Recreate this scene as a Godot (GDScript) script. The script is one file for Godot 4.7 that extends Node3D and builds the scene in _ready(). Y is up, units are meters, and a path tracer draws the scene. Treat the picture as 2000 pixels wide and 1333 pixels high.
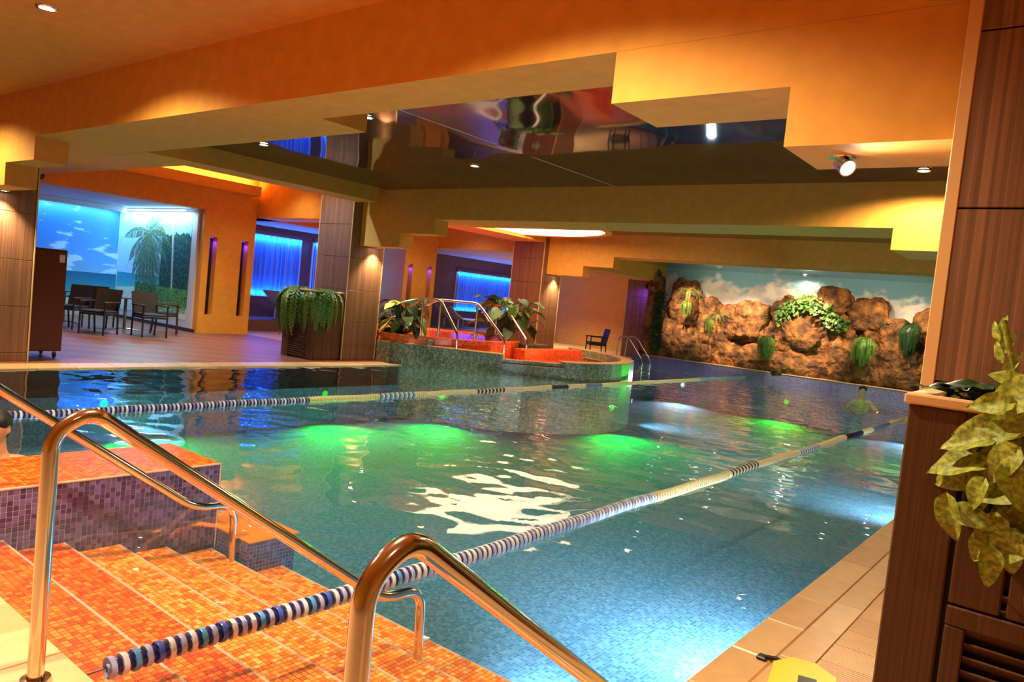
extends Node3D
# Indoor pool hall. World: x to the left is negative, -z runs along the swimming lanes, y = 0 is the water.

var M := {}
var taken := {}
var rng := RandomNumberGenerator.new()

# ---------------------------------------------------------------- mesh builder
class MB:
	var v := PackedVector3Array()
	var n := PackedVector3Array()
	var uv := PackedVector2Array()
	var col := PackedColorArray()
	var ix := PackedInt32Array()
	var tint := Color.WHITE
	func vert(p: Vector3, nn: Vector3, t := Vector2.ZERO) -> int:
		v.append(p); n.append(nn); uv.append(t); col.append(tint)
		return v.size() - 1
	func tri(a: int, b: int, c: int) -> void:   # a, b, c counter-clockwise seen from outside
		ix.append(a); ix.append(c); ix.append(b)
	func quad(a: Vector3, b: Vector3, c: Vector3, d: Vector3, ua := Vector2(0, 1), ub := Vector2(1, 1), uc := Vector2(1, 0), ud := Vector2(0, 0)) -> void:
		var nn := (b - a).cross(c - a)
		if nn.length_squared() < 1e-16:
			nn = (c - a).cross(d - a)
		nn = nn.normalized()
		var i := vert(a, nn, ua)
		vert(b, nn, ub); vert(c, nn, uc); vert(d, nn, ud)
		tri(i, i + 1, i + 2); tri(i, i + 2, i + 3)
	func face(a: Vector3, b: Vector3, c: Vector3) -> void:
		var nn := (b - a).cross(c - a).normalized()
		var i := vert(a, nn); vert(b, nn); vert(c, nn)
		tri(i, i + 1, i + 2)
	func box(lo: Vector3, hi: Vector3, bev := 0.0, t := Transform3D()) -> MB:
		var l := Vector3(minf(lo.x, hi.x), minf(lo.y, hi.y), minf(lo.z, hi.z))
		var h := Vector3(maxf(lo.x, hi.x), maxf(lo.y, hi.y), maxf(lo.z, hi.z))
		var c := (l + h) / 2.0
		var e := (h - l) / 2.0
		var b := minf(bev, minf(e.x, minf(e.y, e.z)) * 0.9)
		for ax in 3:
			var bx := (ax + 1) % 3
			var cx := (ax + 2) % 3
			for s in [-1.0, 1.0]:
				var q := []
				for k in [[-1, -1], [1, -1], [1, 1], [-1, 1]]:
					var p := Vector3.ZERO
					p[ax] = e[ax] * s
					p[bx] = k[0] * (e[bx] - b)
					p[cx] = k[1] * (e[cx] - b)
					q.append(t * (c + p))
				if s > 0: quad(q[0], q[1], q[2], q[3])
				else: quad(q[3], q[2], q[1], q[0])
		if b > 0.0:
			for ax in 3:
				var bx := (ax + 1) % 3
				var cx := (ax + 2) % 3
				for s1 in [-1.0, 1.0]:
					for s2 in [-1.0, 1.0]:
						var q := []
						for k in [[-1.0, 0], [1.0, 0], [1.0, 1], [-1.0, 1]]:
							var p := Vector3.ZERO
							p[ax] = k[0] * (e[ax] - b)
							p[bx] = s1 * (e[bx] - (b if k[1] == 1 else 0.0))
							p[cx] = s2 * (e[cx] - (0.0 if k[1] == 1 else b))
							q.append(t * (c + p))
						if out_ok(q[0], q[1], q[2], t * c): quad(q[0], q[1], q[2], q[3])
						else: quad(q[0], q[3], q[2], q[1])
			for sx in [-1.0, 1.0]:
				for sy in [-1.0, 1.0]:
					for sz in [-1.0, 1.0]:
						var a: Vector3 = t * (c + Vector3(sx * e.x, sy * (e.y - b), sz * (e.z - b)))
						var bb: Vector3 = t * (c + Vector3(sx * (e.x - b), sy * e.y, sz * (e.z - b)))
						var d: Vector3 = t * (c + Vector3(sx * (e.x - b), sy * (e.y - b), sz * e.z))
						if out_ok(a, bb, d, t * c): face(a, bb, d)
						else: face(a, d, bb)
		return self
	func out_ok(a: Vector3, b: Vector3, c: Vector3, centre: Vector3) -> bool:
		return (b - a).cross(c - a).dot(a - centre) > 0.0
	func tube(path: PackedVector3Array, radius, seg := 10, caps := true) -> MB:
		var m := path.size()
		var up := Vector3(0.123, 0.97, 0.2)
		var first := v.size()
		var side := Vector3.ZERO
		for i in m:
			var dir := (path[mini(i + 1, m - 1)] - path[maxi(i - 1, 0)]).normalized()
			if i == 0:
				if absf(dir.dot(up)) > 0.9: up = Vector3(0.95, 0.1, 0.25)
				side = dir.cross(up).normalized()
			else:
				side = (side - dir * side.dot(dir)).normalized()
			var oth := side.cross(dir).normalized()
			var r: float = radius[i] if radius is Array or radius is PackedFloat32Array else radius
			for k in seg:
				var a := TAU * k / seg
				var nn := side * cos(a) + oth * sin(a)
				vert(path[i] + nn * r, nn, Vector2(float(k) / seg, float(i) / m))
		for i in m - 1:
			for k in seg:
				var a0 := first + i * seg + k
				var a1 := first + i * seg + (k + 1) % seg
				tri(a0, a0 + seg, a1); tri(a1, a0 + seg, a1 + seg)
		if caps:
			for e in [0, m - 1]:
				var d2 := (path[0] - path[1]).normalized() if e == 0 else (path[m - 1] - path[m - 2]).normalized()
				var ci := vert(path[e], d2)
				var s0 := v.size()
				for k in seg:
					vert(v[first + e * seg + k], d2)
				for k in seg:
					if e == 0: tri(ci, s0 + k, s0 + (k + 1) % seg)
					else: tri(ci, s0 + (k + 1) % seg, s0 + k)
		return self
	# profile of (radius, height) from bottom to top, turned round y
	func lathe(prof: Array, seg := 16, t := Transform3D(), smooth := true, a0 := 0.0, a1 := TAU) -> MB:
		var closed := absf(a1 - a0 - TAU) < 1e-4
		for j in prof.size() - 1:
			var p: Vector2 = prof[j]
			var q: Vector2 = prof[j + 1]
			var d := q - p
			if d.length_squared() < 1e-12: continue
			var nn := Vector2(d.y, -d.x).normalized()
			var s0 := v.size()
			for k in seg + 1:
				var a := a0 + (a1 - a0) * k / seg
				var ra := Vector3(cos(a), 0, sin(a))
				var w := (t.basis * (ra * nn.x + Vector3.UP * nn.y)).normalized()
				vert(t * (ra * p.x + Vector3.UP * p.y), w, Vector2(float(k) / seg, p.y))
				vert(t * (ra * q.x + Vector3.UP * q.y), w, Vector2(float(k) / seg, q.y))
			for k in seg:
				var i := s0 + k * 2
				tri(i, i + 1, i + 2); tri(i + 1, i + 3, i + 2)
		return self
	# flat polygon (x, y) pushed from z = 0 by depth along local -z
	func prism(poly: PackedVector2Array, depth: float, t := Transform3D()) -> MB:
		var pts := poly
		if Geometry2D.is_polygon_clockwise(pts):
			pts.reverse()
		var tr := Geometry2D.triangulate_polygon(pts)
		for back in [false, true]:
			var nn := (t.basis * (Vector3(0, 0, -1) if back else Vector3(0, 0, 1))).normalized()
			var s0 := v.size()
			for p in pts:
				vert(t * Vector3(p.x, p.y, -depth if back else 0.0), nn, p)
			for k in range(0, tr.size(), 3):
				var a := pts[tr[k]]; var b := pts[tr[k + 1]]; var c := pts[tr[k + 2]]
				var ccw := (b - a).cross(c - a) > 0.0
				if ccw != back: tri(s0 + tr[k], s0 + tr[k + 1], s0 + tr[k + 2])
				else: tri(s0 + tr[k], s0 + tr[k + 2], s0 + tr[k + 1])
		var m := pts.size()
		for k in m:
			var a := pts[k]; var b := pts[(k + 1) % m]
			quad(t * Vector3(a.x, a.y, 0), t * Vector3(a.x, a.y, -depth), t * Vector3(b.x, b.y, -depth), t * Vector3(b.x, b.y, 0))
		return self
	# smooth sheet over nu x nv points given by f(u, v) -> Vector3
	func sheet(nu: int, nv: int, f: Callable, flip := false) -> MB:
		var s0 := v.size()
		var g := PackedVector3Array()
		for j in nv:
			for i in nu:
				g.append(f.call(float(i) / (nu - 1), float(j) / (nv - 1)))
		for j in nv:
			for i in nu:
				var du := g[j * nu + mini(i + 1, nu - 1)] - g[j * nu + maxi(i - 1, 0)]
				var dv := g[mini(j + 1, nv - 1) * nu + i] - g[maxi(j - 1, 0) * nu + i]
				var nn := du.cross(dv).normalized()
				vert(g[j * nu + i], -nn if flip else nn, Vector2(float(i) / (nu - 1), float(j) / (nv - 1)))
		for j in nv - 1:
			for i in nu - 1:
				var a := s0 + j * nu + i
				if flip: 
					tri(a, a + nu, a + 1); tri(a + 1, a + nu, a + nu + 1)
				else:
					tri(a, a + 1, a + nu); tri(a + 1, a + nu + 1, a + nu)
		return self
	func add(o: MB, t := Transform3D()) -> MB:
		var s0 := v.size()
		for i in o.v.size():
			v.append(t * o.v[i]); n.append((t.basis * o.n[i]).normalized()); uv.append(o.uv[i]); col.append(o.col[i])
		for i in o.ix:
			ix.append(i + s0)
		return self
	func mesh(with_colour := false) -> ArrayMesh:
		var a := []
		a.resize(Mesh.ARRAY_MAX)
		a[Mesh.ARRAY_VERTEX] = v
		a[Mesh.ARRAY_NORMAL] = n
		a[Mesh.ARRAY_TEX_UV] = uv
		if with_colour: a[Mesh.ARRAY_COLOR] = col
		a[Mesh.ARRAY_INDEX] = ix
		var m := ArrayMesh.new()
		m.add_surface_from_arrays(Mesh.PRIMITIVE_TRIANGLES, a)
		return m

# ---------------------------------------------------------------- nodes
func numbered(called: String) -> String:
	if not taken.has(called):
		taken[called] = 0
		return called
	taken[called] += 1
	return "%s_%03d" % [called, taken[called]]

func thing(called: String, label: String, category: String, at := Vector3.ZERO, turn := 0.0, group := "") -> Node3D:
	var o := Node3D.new()
	o.name = numbered(called)
	add_child(o, true)
	o.position = at
	o.rotation.y = turn
	tag(o, label, category, group)
	return o

func tag(o: Node, label := "", category := "", group := "", kind := "") -> Node:
	if label: o.set_meta("label", label)
	if category: o.set_meta("category", category)
	if group: o.set_meta("group", group)
	if kind: o.set_meta("kind", kind)
	return o

func part(called: String, shape, m: Material, parent: Node, at := Vector3.ZERO, turn := Vector3.ZERO) -> MeshInstance3D:
	var o := MeshInstance3D.new()
	o.name = called
	o.mesh = shape.mesh() if shape is MB else shape
	o.material_override = m
	parent.add_child(o, true)
	o.position = at
	o.rotation = turn
	return o

func struct(called: String, shape: MB, m: Material, parent: Node = self) -> MeshInstance3D:
	var o := part(numbered(called) if parent == self else called, shape, m, parent)
	if parent == self: o.set_meta("kind", "structure")
	return o

func copy(o: Node3D, label := "", at := Vector3.ZERO, turn := 0.0) -> Node3D:
	var c: Node3D = o.duplicate()
	var base := String(o.name)
	c.name = numbered(base)
	add_child(c, true)
	c.position = at
	c.rotation.y = turn
	if label: c.set_meta("label", label)
	return c

func bx(x0: float, x1: float, y0: float, y1: float, z0: float, z1: float, bev := 0.0) -> MB:
	return MB.new().box(Vector3(x0, y0, z0), Vector3(x1, y1, z1), bev)

func path(a: Array) -> PackedVector3Array:
	return PackedVector3Array(a)

# a path through points with rounded corners
func rounded(pts: Array, r: float, steps := 6) -> PackedVector3Array:
	var out := PackedVector3Array()
	out.append(pts[0])
	for i in range(1, pts.size() - 1):
		var p: Vector3 = pts[i]
		var a: Vector3 = pts[i - 1] - p
		var b: Vector3 = pts[i + 1] - p
		var d := minf(r, minf(a.length(), b.length()) * 0.48)
		var s := p + a.normalized() * d
		var e := p + b.normalized() * d
		for k in steps + 1:
			var u := float(k) / steps
			out.append(s.lerp(p, u).lerp(p.lerp(e, u), u))
	out.append(pts[pts.size() - 1])
	return out

# ---------------------------------------------------------------- materials
func c8(r: int, g: int, b: int) -> Color:
	return Color8(r, g, b)

func mat(called: String, c: Color, rough := 0.6, metal := 0.0) -> StandardMaterial3D:
	var m := StandardMaterial3D.new()
	m.resource_name = called
	m.albedo_color = c
	m.roughness = rough
	m.metallic = metal
	M[called] = m
	return m

func noise_tex(freq: float, size := 256, c0 := Color.BLACK, c1 := Color.WHITE, kind := FastNoiseLite.TYPE_SIMPLEX_SMOOTH, octaves := 4, as_normal := false, sd := 3) -> NoiseTexture2D:
	var t := NoiseTexture2D.new()
	var f := FastNoiseLite.new()
	f.noise_type = kind
	f.frequency = freq
	f.fractal_octaves = octaves
	f.seed = sd
	t.noise = f
	t.width = size
	t.height = size
	t.seamless = true
	if as_normal:
		t.as_normal_map = true
		t.bump_strength = 4.0
	else:
		var g := Gradient.new()
		g.set_color(0, c0)
		g.set_color(1, c1)
		t.color_ramp = g
	return t

func triplanar(m: StandardMaterial3D, scale: Vector3, world := true) -> StandardMaterial3D:
	m.uv1_triplanar = true
	m.uv1_world_triplanar = world
	m.uv1_scale = scale
	m.uv1_triplanar_sharpness = 8.0
	return m

# small square tiles too small to tell apart singly: one colour per cell and pale grout
func mosaic_tex(cols: Array, grout: Color, cells := 32, px := 8, sd := 1) -> ImageTexture:
	var im := Image.create(cells * px, cells * px, false, Image.FORMAT_RGB8)
	im.fill(grout)
	var r := RandomNumberGenerator.new()
	r.seed = sd
	for j in cells:
		for i in cells:
			var c: Color = cols[r.randi() % cols.size()]
			c = c * (0.9 + 0.2 * r.randf())
			c.a = 1.0
			im.fill_rect(Rect2i(i * px, j * px, px - 1, px - 1), c)
	return ImageTexture.create_from_image(im)

# fine upright ribs of a tile or a board
func rib_tex(c: Color, lo: float, hi: float, w := 256, h := 256, sd := 5) -> ImageTexture:
	var im := Image.create(w, h, false, Image.FORMAT_RGB8)
	var r := RandomNumberGenerator.new()
	r.seed = sd
	var f := FastNoiseLite.new()
	f.frequency = 0.02
	f.seed = sd
	var x := 0
	while x < w:
		var wd := r.randi_range(1, 5)
		var k := r.randf_range(lo, hi)
		for i in mini(wd, w - x):
			for y in h:
				var q := k * (1.0 + 0.12 * f.get_noise_2d((x + i) * 3.0, y * 0.35))
				im.set_pixel(x + i, y, Color(minf(1.0, c.r * q), minf(1.0, c.g * q), minf(1.0, c.b * q)))
		x += wd
	return ImageTexture.create_from_image(im)

func glow(called: String, c: Color, e: float) -> StandardMaterial3D:
	var m := mat(called, c * 0.5, 0.4)
	m.emission_enabled = true
	m.emission = c
	m.emission_energy_multiplier = e
	return m

const WARM := Color(1.0, 0.92, 0.76)
const BLUE := Color(0.1, 0.48, 1.0)

func light_common(l: Light3D, c: Color, e: float, size: float) -> void:
	l.light_color = c
	l.light_energy = e
	l.light_size = size
	l.shadow_enabled = true

func spot(parent: Node, at: Vector3, to: Vector3, c: Color, e: float, angle := 55.0, size := 0.04, soft := 0.7) -> SpotLight3D:
	var l := SpotLight3D.new()
	l.name = "beam"
	light_common(l, c, e, size)
	l.spot_angle = angle
	l.spot_angle_attenuation = soft
	l.spot_range = 40.0
	l.spot_attenuation = 2.0
	parent.add_child(l, true)
	l.position = at
	var up := Vector3.UP if absf((to - at).normalized().y) < 0.95 else Vector3.RIGHT
	l.basis = Basis.looking_at((to - at).normalized(), up)
	return l

func area(parent: Node, at: Vector3, to: Vector3, sx: float, sy: float, c: Color, e: float, up := Vector3.UP) -> AreaLight3D:
	var l := AreaLight3D.new()
	l.name = "beam"
	light_common(l, c, e, 0.0)
	l.area_size = Vector2(sx, sy)
	l.area_range = 40.0
	l.area_attenuation = 2.0
	parent.add_child(l, true)
	l.position = at
	l.basis = Basis.looking_at((to - at).normalized(), up)
	return l

func omni(parent: Node, at: Vector3, c: Color, e: float, size := 0.05) -> OmniLight3D:
	var l := OmniLight3D.new()
	l.name = "beam"
	light_common(l, c, e, size)
	l.omni_range = 40.0
	l.omni_attenuation = 2.0
	parent.add_child(l, true)
	l.position = at
	return l

func materials() -> void:
	var m := mat("plaster", c8(229, 159, 58), 0.75)
	m.albedo_texture = noise_tex(0.02, 256, Color(0.93, 0.92, 0.9), Color.WHITE)
	m.heightmap_enabled = true
	m.heightmap_texture = noise_tex(0.25, 256)
	m.heightmap_scale = 0.05
	triplanar(m, Vector3(0.9, 0.9, 0.9))
	mat("plaster_pale", c8(206, 202, 208), 0.7)
	mat("plaster_plum", c8(112, 80, 84), 0.7)
	m = mat("gloss_ceiling", c8(58, 40, 50), 0.045, 0.42)
	m.metallic_specular = 0.55
	mat("gloss_ceiling_back", c8(150, 128, 112), 0.06, 0.9)
	mat("seam", c8(225, 215, 205), 0.5)
	m = mat("ribbed_tile", Color.WHITE, 0.38)
	m.albedo_texture = rib_tex(c8(128, 86, 60), 0.84, 1.12, 512, 256, 5)
	m.heightmap_enabled = true
	m.heightmap_texture = m.albedo_texture
	m.heightmap_scale = 0.25
	triplanar(m, Vector3(0.8, 0.7, 0.8))
	m = mat("wood_board", Color.WHITE, 0.42)
	m.albedo_texture = rib_tex(c8(86, 51, 25), 0.86, 1.12, 512, 256, 9)
	m.heightmap_enabled = true
	m.heightmap_texture = m.albedo_texture
	m.heightmap_scale = 0.08
	triplanar(m, Vector3(2.6, 0.8, 2.6))
	mat("wood_dark", c8(40, 22, 14), 0.5)
	mat("trim", c8(226, 176, 118), 0.35, 0.2)
	mat("joint", c8(60, 42, 32), 0.9)
	for k in 5:
		var q: Color = [c8(132, 82, 60), c8(144, 92, 66), c8(118, 74, 54), c8(138, 86, 58), c8(124, 76, 60)][k]
		m = mat("plank%d" % k, Color.WHITE, 0.38)
		m.albedo_texture = rib_tex(q, 0.88, 1.1, 64, 256, 20 + k)
		triplanar(m, Vector3(1.3, 1.3, 1.3), false)
	for k in 3:
		m = mat("beige_tile%d" % k, [c8(222, 176, 122), c8(216, 168, 114), c8(228, 184, 130)][k], 0.32)
		m.albedo_texture = noise_tex(0.03, 128, Color(0.94, 0.93, 0.92), Color.WHITE, FastNoiseLite.TYPE_SIMPLEX_SMOOTH, 4, false, 30 + k)
		triplanar(m, Vector3(2, 2, 2))
	mat("grout", c8(184, 138, 94), 0.9)
	mat("steel", c8(224, 216, 204), 0.13, 1.0)
	mat("chrome_dark", c8(150, 150, 150), 0.2, 1.0)
	m = mat("pool_tile", Color.WHITE, 0.85)
	m.albedo_texture = mosaic_tex([c8(46, 90, 128), c8(58, 104, 140), c8(38, 82, 120), c8(70, 114, 144)], c8(80, 118, 144), 32, 6, 2)
	triplanar(m, Vector3(1.0, 1.0, 1.0))
	m = mat("violet_mosaic", Color.WHITE, 0.3)
	m.albedo_texture = mosaic_tex([c8(92, 82, 142), c8(76, 70, 128), c8(112, 98, 158), c8(68, 62, 110)], c8(160, 150, 170), 32, 8, 3)
	triplanar(m, Vector3(1.2, 1.2, 1.2))
	m = mat("olive_mosaic", Color.WHITE, 0.35)
	m.albedo_texture = mosaic_tex([c8(118, 116, 92), c8(84, 86, 66), c8(138, 134, 108), c8(68, 70, 54), c8(102, 100, 78)], c8(150, 146, 126), 32, 8, 4)
	triplanar(m, Vector3(1.0, 1.0, 1.0))
	m = mat("orange_mosaic", Color.WHITE, 0.3)
	m.albedo_texture = mosaic_tex([c8(240, 92, 24), c8(226, 72, 16), c8(248, 120, 44), c8(214, 62, 12)], c8(232, 150, 96), 32, 8, 6)
	triplanar(m, Vector3(1.0, 1.0, 1.0))
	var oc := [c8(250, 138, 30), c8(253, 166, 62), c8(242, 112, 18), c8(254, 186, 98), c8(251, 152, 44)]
	var vc := [c8(82, 62, 116), c8(98, 78, 136), c8(70, 52, 100), c8(112, 92, 150), c8(60, 46, 88)]
	for k in 5:
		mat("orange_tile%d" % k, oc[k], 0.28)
		mat("violet_tile%d" % k, vc[k], 0.28)
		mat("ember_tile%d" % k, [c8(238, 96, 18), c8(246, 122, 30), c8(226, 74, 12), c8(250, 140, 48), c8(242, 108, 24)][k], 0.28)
	m = mat("tinted_tile", Color.WHITE, 0.28)
	m.vertex_color_use_as_albedo = true
	mat("orange_grout", c8(226, 150, 92), 0.8)
	mat("violet_grout", c8(196, 168, 150), 0.8)
	m = mat("water", Color(0.3, 0.75, 0.8, 0.035), 0.015)
	m.transparency = BaseMaterial3D.TRANSPARENCY_ALPHA
	m.metallic_specular = 0.45
	m = mat("basin_water", Color(0.9, 0.5, 0.4, 0.04), 0.02)
	m.transparency = BaseMaterial3D.TRANSPARENCY_ALPHA
	m = mat("curtain", c8(96, 150, 236), 0.8)
	m.backlight_enabled = true
	m.backlight = Color(0.35, 0.35, 0.35)
	glow("lamp_glow", Color(1.0, 0.93, 0.82), 26.0)
	glow("panel_glow", Color(1.0, 0.9, 0.7), 3.2)
	glow("led_blue_glow", Color(0.3, 0.6, 1.0), 2.0)
	glow("led_violet_glow", Color(0.2, 0.1, 1.0), 5.0)
	glow("led_white_glow", Color(0.75, 0.92, 1.0), 6.0)
	glow("cove_glow", Color(1.0, 0.78, 0.35), 3.0)
	glow("pool_lamp_white", Color(0.8, 0.95, 1.0), 1.2)
	glow("pool_lamp_green", Color(0.05, 1.0, 0.25), 0.7)
	glow("basin_lamp", Color(1.0, 0.45, 0.3), 5.0)
	mat("wicker", c8(44, 34, 32), 0.55)
	mat("cushion", c8(40, 62, 92), 0.8)
	mat("white_plastic", c8(214, 212, 222), 0.4)
	mat("black_plastic", c8(22, 20, 20), 0.4)
	mat("cabinet_brown", c8(98, 42, 28), 0.2)
	mat("paper", c8(216, 190, 150), 0.8)
	mat("yellow_board", c8(250, 214, 20), 0.4)
	mat("soil", c8(34, 22, 14), 0.9)
	m = mat("skin", c8(222, 150, 112), 0.5)
	m.subsurf_scatter_enabled = true
	m.subsurf_scatter_strength = 0.15
	mat("hair", c8(26, 18, 16), 0.6)

# ---------------------------------------------------------------- setting
const FLAT := Basis(Vector3(1, 0, 0), Vector3(0, 0, -1), Vector3(0, 1, 0))   # (x, y) of a polygon becomes (x, -z)

func pillar(x0: float, x1: float, z0: float, z1: float, top: float, tw := 0.014) -> void:
	var g := 0.018
	var p := struct("pillar", bx(x0 + g, x1 - g, 0.1, top, z0 - g, z1 + g), M.joint)
	var rows := [0.12, 0.32, 0.94, 1.56, 2.18, 2.8, 3.42, top]
	for k in rows.size() - 1:
		var a: float = rows[k] + 0.003
		var b: float = minf(rows[k + 1], top) - 0.003
		if b - a < 0.03: continue
		part("wall_tile", bx(x0 + 0.004, x1 - 0.004, a, b, z0, z0 - g, 0.003), M.ribbed_tile, p)
		part("wall_tile", bx(x0 + 0.004, x1 - 0.004, a, b, z1, z1 + g, 0.003), M.ribbed_tile, p)
		part("wall_tile", bx(x1, x1 - g, a, b, z0 - 0.022, z1 + 0.022, 0.003), M.ribbed_tile, p)
		part("wall_tile", bx(x0, x0 + g, a, b, z0 - 0.022, z1 + 0.022, 0.003), M.ribbed_tile, p)
	for c in [[x0, z0, 1, -1], [x1, z0, -1, -1], [x0, z1, 1, 1], [x1, z1, -1, 1]]:
		part("corner_trim", bx(c[0] - 0.004 * c[2], c[0] + tw * c[2], 0.12, top, c[1] - 0.004 * c[3], c[1] + 0.014 * c[3], 0.003), M.trim, p)

# a cross beam with stepped ends, running along x
func cross_beam(z0: float, z1: float) -> MeshInstance3D:
	var o := struct("ceiling_beam", bx(-11.27, -0.46, 2.95, 3.7, z0, z1), M.plaster)
	var poly := PackedVector2Array([Vector2(-11.27, 2.951), Vector2(-11.27, 2.43), Vector2(-10.18, 2.43), Vector2(-10.18, 2.69), Vector2(-9.33, 2.69), Vector2(-9.33, 2.951)])
	part("stepped_bracket", MB.new().prism(poly, 0.34, Transform3D(Basis(), Vector3(0, 0, z0))), M.plaster, o)
	poly = PackedVector2Array([Vector2(-2.0, 2.951), Vector2(-2.0, 2.70), Vector2(-1.13, 2.70), Vector2(-1.13, 2.45), Vector2(-0.46, 2.45), Vector2(-0.46, 2.951)])
	part("stepped_bracket", MB.new().prism(poly, absf(z1 - z0), Transform3D(Basis(), Vector3(0, 0, z0))), M.plaster, o)
	return o

func setting() -> void:
	# pool shell: floor, walls and what stands behind them
	struct("pool_floor", bx(-11.086, -0.894, -1.072, -0.848, -0.894, -20.741), M.pool_tile)
	struct("pool_wall_left", bx(-10.68, -11.3, -1.07, 0.18, 0.9, -20.9), M.pool_tile)
	struct("pool_wall_right", bx(-1.109, -0.72, -1.07, 0.23, 0.9, -20.9), M.pool_tile)
	struct("pool_wall_near", bx(-11.264, -0.715, -1.072, 0.234, -1.117, -0.805), M.pool_tile)
	struct("pool_wall_back", bx(-11.264, -0.715, -1.072, 0.403, -20.473, -20.83), M.violet_mosaic)
	part("coping", bx(-10.907, -0.805, 0.403, 0.426, -20.455, -20.83, 0.006), M.beige_tile0, get_node("pool_wall_back"))
	# decks
	var near_floor := struct("floor", bx(-20.5, 3.0, -0.3, 0.265, 3.2, -0.8), M.grout)
	for i in 26:
		for j in 2:
			var x := -6.0 + i * 0.27
			part("floor_tile", bx(x + 0.002, x + 0.268, 0.26, 0.287, -1.122 + j * 0.27, -0.856 + j * 0.27, 0.003), M["beige_tile%d" % ((i * 7 + j * 3) % 3)], near_floor)
	var side_floor := struct("floor", bx(-0.72, 3.0, -0.3, 0.256, -0.8, -24.0), M.grout)
	for i in 43:
		var z := -1.43 - i * 0.447
		part("edge_tile", bx(-1.122, -0.936, 0.234, 0.277, z, z - 0.445, 0.008), M["beige_tile%d" % (i * 5 % 3)], side_floor)
		part("floor_tile", bx(-0.9347, -0.798, 0.256, 0.276, z - 0.09, z - 0.535, 0.0025), M["beige_tile%d" % ((i * 5 + 1) % 3)], side_floor)
	var ribs := MB.new().box(Vector3(0, 0.256, 0), Vector3(0.22, 0.267, -0.22))
	for k in 12:
		ribs.box(Vector3(0.0, 0.266, -0.003 - k * 0.0184), Vector3(0.22, 0.275, -0.0145 - k * 0.0184), 0.003)
	var rib_mesh := ribs.mesh()
	for i in 14:
		for j in 3:
			part("ribbed_floor_tile", rib_mesh, M["beige_tile%d" % ((i + j * 2) % 3)], side_floor, Vector3(-0.796 + j * 0.224, 0, -2.3 - i * 0.224))
	struct("floor", bx(-20.5, -11.1, -0.3, 0.2, -10.3, -24.2), M.beige_tile1)
	# diagonal timber deck on the left
	var deck := struct("floor", bx(-20.5, -11.1, -0.3, 0.17, -0.8, -10.3), M.joint)
	var rect := PackedVector2Array([Vector2(-20.4, 0.8), Vector2(-11.1, 0.8), Vector2(-11.1, 10.3), Vector2(-20.4, 10.3)])
	var ang := -PI / 4
	var turned := PackedVector2Array()
	for p in rect: turned.append(p.rotated(-ang))
	var k0 := 0
	var lo := 1e9
	var hi := -1e9
	for p in turned:
		lo = minf(lo, p.x); hi = maxf(hi, p.x)
	var w := 0.14
	var x := lo
	while x < hi:
		for q in Geometry2D.intersect_polygons(turned, PackedVector2Array([Vector2(x, -40), Vector2(x + w - 0.007, -40), Vector2(x + w - 0.007, 40), Vector2(x, 40)])):
			var o := part("plank", MB.new().prism(q, 0.03, Transform3D(FLAT, Vector3(0, 0.2, 0))), M["plank%d" % (k0 * 7 % 5)], deck)
			o.rotation.y = ang
		x += w
		k0 += 1
	var left_edge := struct("floor_edge", bx(-11.1, -10.68, -0.2, 0.165, -0.8, -10.15), M.grout)
	for i in 19:
		part("edge_tile", bx(-11.095, -10.66, 0.16, 0.202, -0.8 - i * 0.5, -1.297 - i * 0.5, 0.01), M["beige_tile%d" % (i * 2 % 3)], left_edge)
	# outer walls
	struct("wall_near", bx(-20.5, 3.2, -0.3, 4.4, 3.0, 3.2), M.plaster)
	struct("wall_right", bx(2.6, 2.8, -0.3, 4.4, 3.2, -24.2), M.plaster)
	struct("wall_back", bx(-20.5, -11.1, -0.3, 4.4, -24.0, -24.3), M.plaster)
	struct("wall_back", bx(-11.27, 2.8, -0.3, 4.4, -21.46, -21.8), M.plaster)
	struct("wall_left", bx(-20.2, -20.5, -0.3, 4.4, 3.2, -9.1), M.plaster_pale)
	struct("wall_left", bx(-20.2, -16.35, 0.1, 3.05, -8.9, -9.1), M.plaster_pale)
	struct("wall_left", bx(-18.5, -18.7, -0.3, 4.4, -9.1, -24.0), M.plaster_plum)
	struct("baseboard_left", bx(-20.2, -16.16, 0.2, 0.28, -8.88, -8.9), M.wood_dark)
	# piers with two tall slots each
	for z in [-8.95, -15.2]:
		var pr := struct("pier", bx(-16.35, -18.5, 0.1, 3.05, z - 0.02, z - 1.28), M.plaster)
		for s in [[0.0, 0.16, 0.1, 3.02], [0.34, 0.96, 0.1, 3.02], [1.14, 1.3, 0.1, 3.02], [0.16, 0.34, 0.1, 0.63], [0.16, 0.34, 2.43, 3.02], [0.96, 1.14, 0.1, 0.63], [0.96, 1.14, 2.43, 3.02]]:
			part("slot_surround", bx(-16.35, -16.15, s[2], s[3], z - s[0], z - s[1]), M.plaster, pr)
		for s in [0.16, 0.96]:
			part("slot_back", bx(-16.34, -16.36, 0.63, 2.43, z - s, z - s - 0.18), M.wood_dark, pr)
	# high lounge ceiling, bulkheads and low alcove ceilings
	struct("ceiling", bx(-20.5, -10.9, 4.15, 4.4, -3.6, -24.2), M.plaster)
	struct("bulkhead", bx(-16.15, -16.45, 3.02, 4.2, -3.2, -10.25), M.plaster)
	struct("bulkhead", bx(-16.45, -12.27, 3.03, 4.2, -10.25, -10.5), M.plaster)
	struct("bulkhead", bx(-16.15, -16.45, 3.02, 4.2, -10.9, -16.5), M.plaster)
	struct("bulkhead", bx(-16.45, -12.27, 3.03, 4.2, -16.5, -16.75), M.plaster)
	struct("ceiling", bx(-20.2, -16.2, 3.024, 3.1, -3.2, -9.1), M.plaster_pale)
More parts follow.
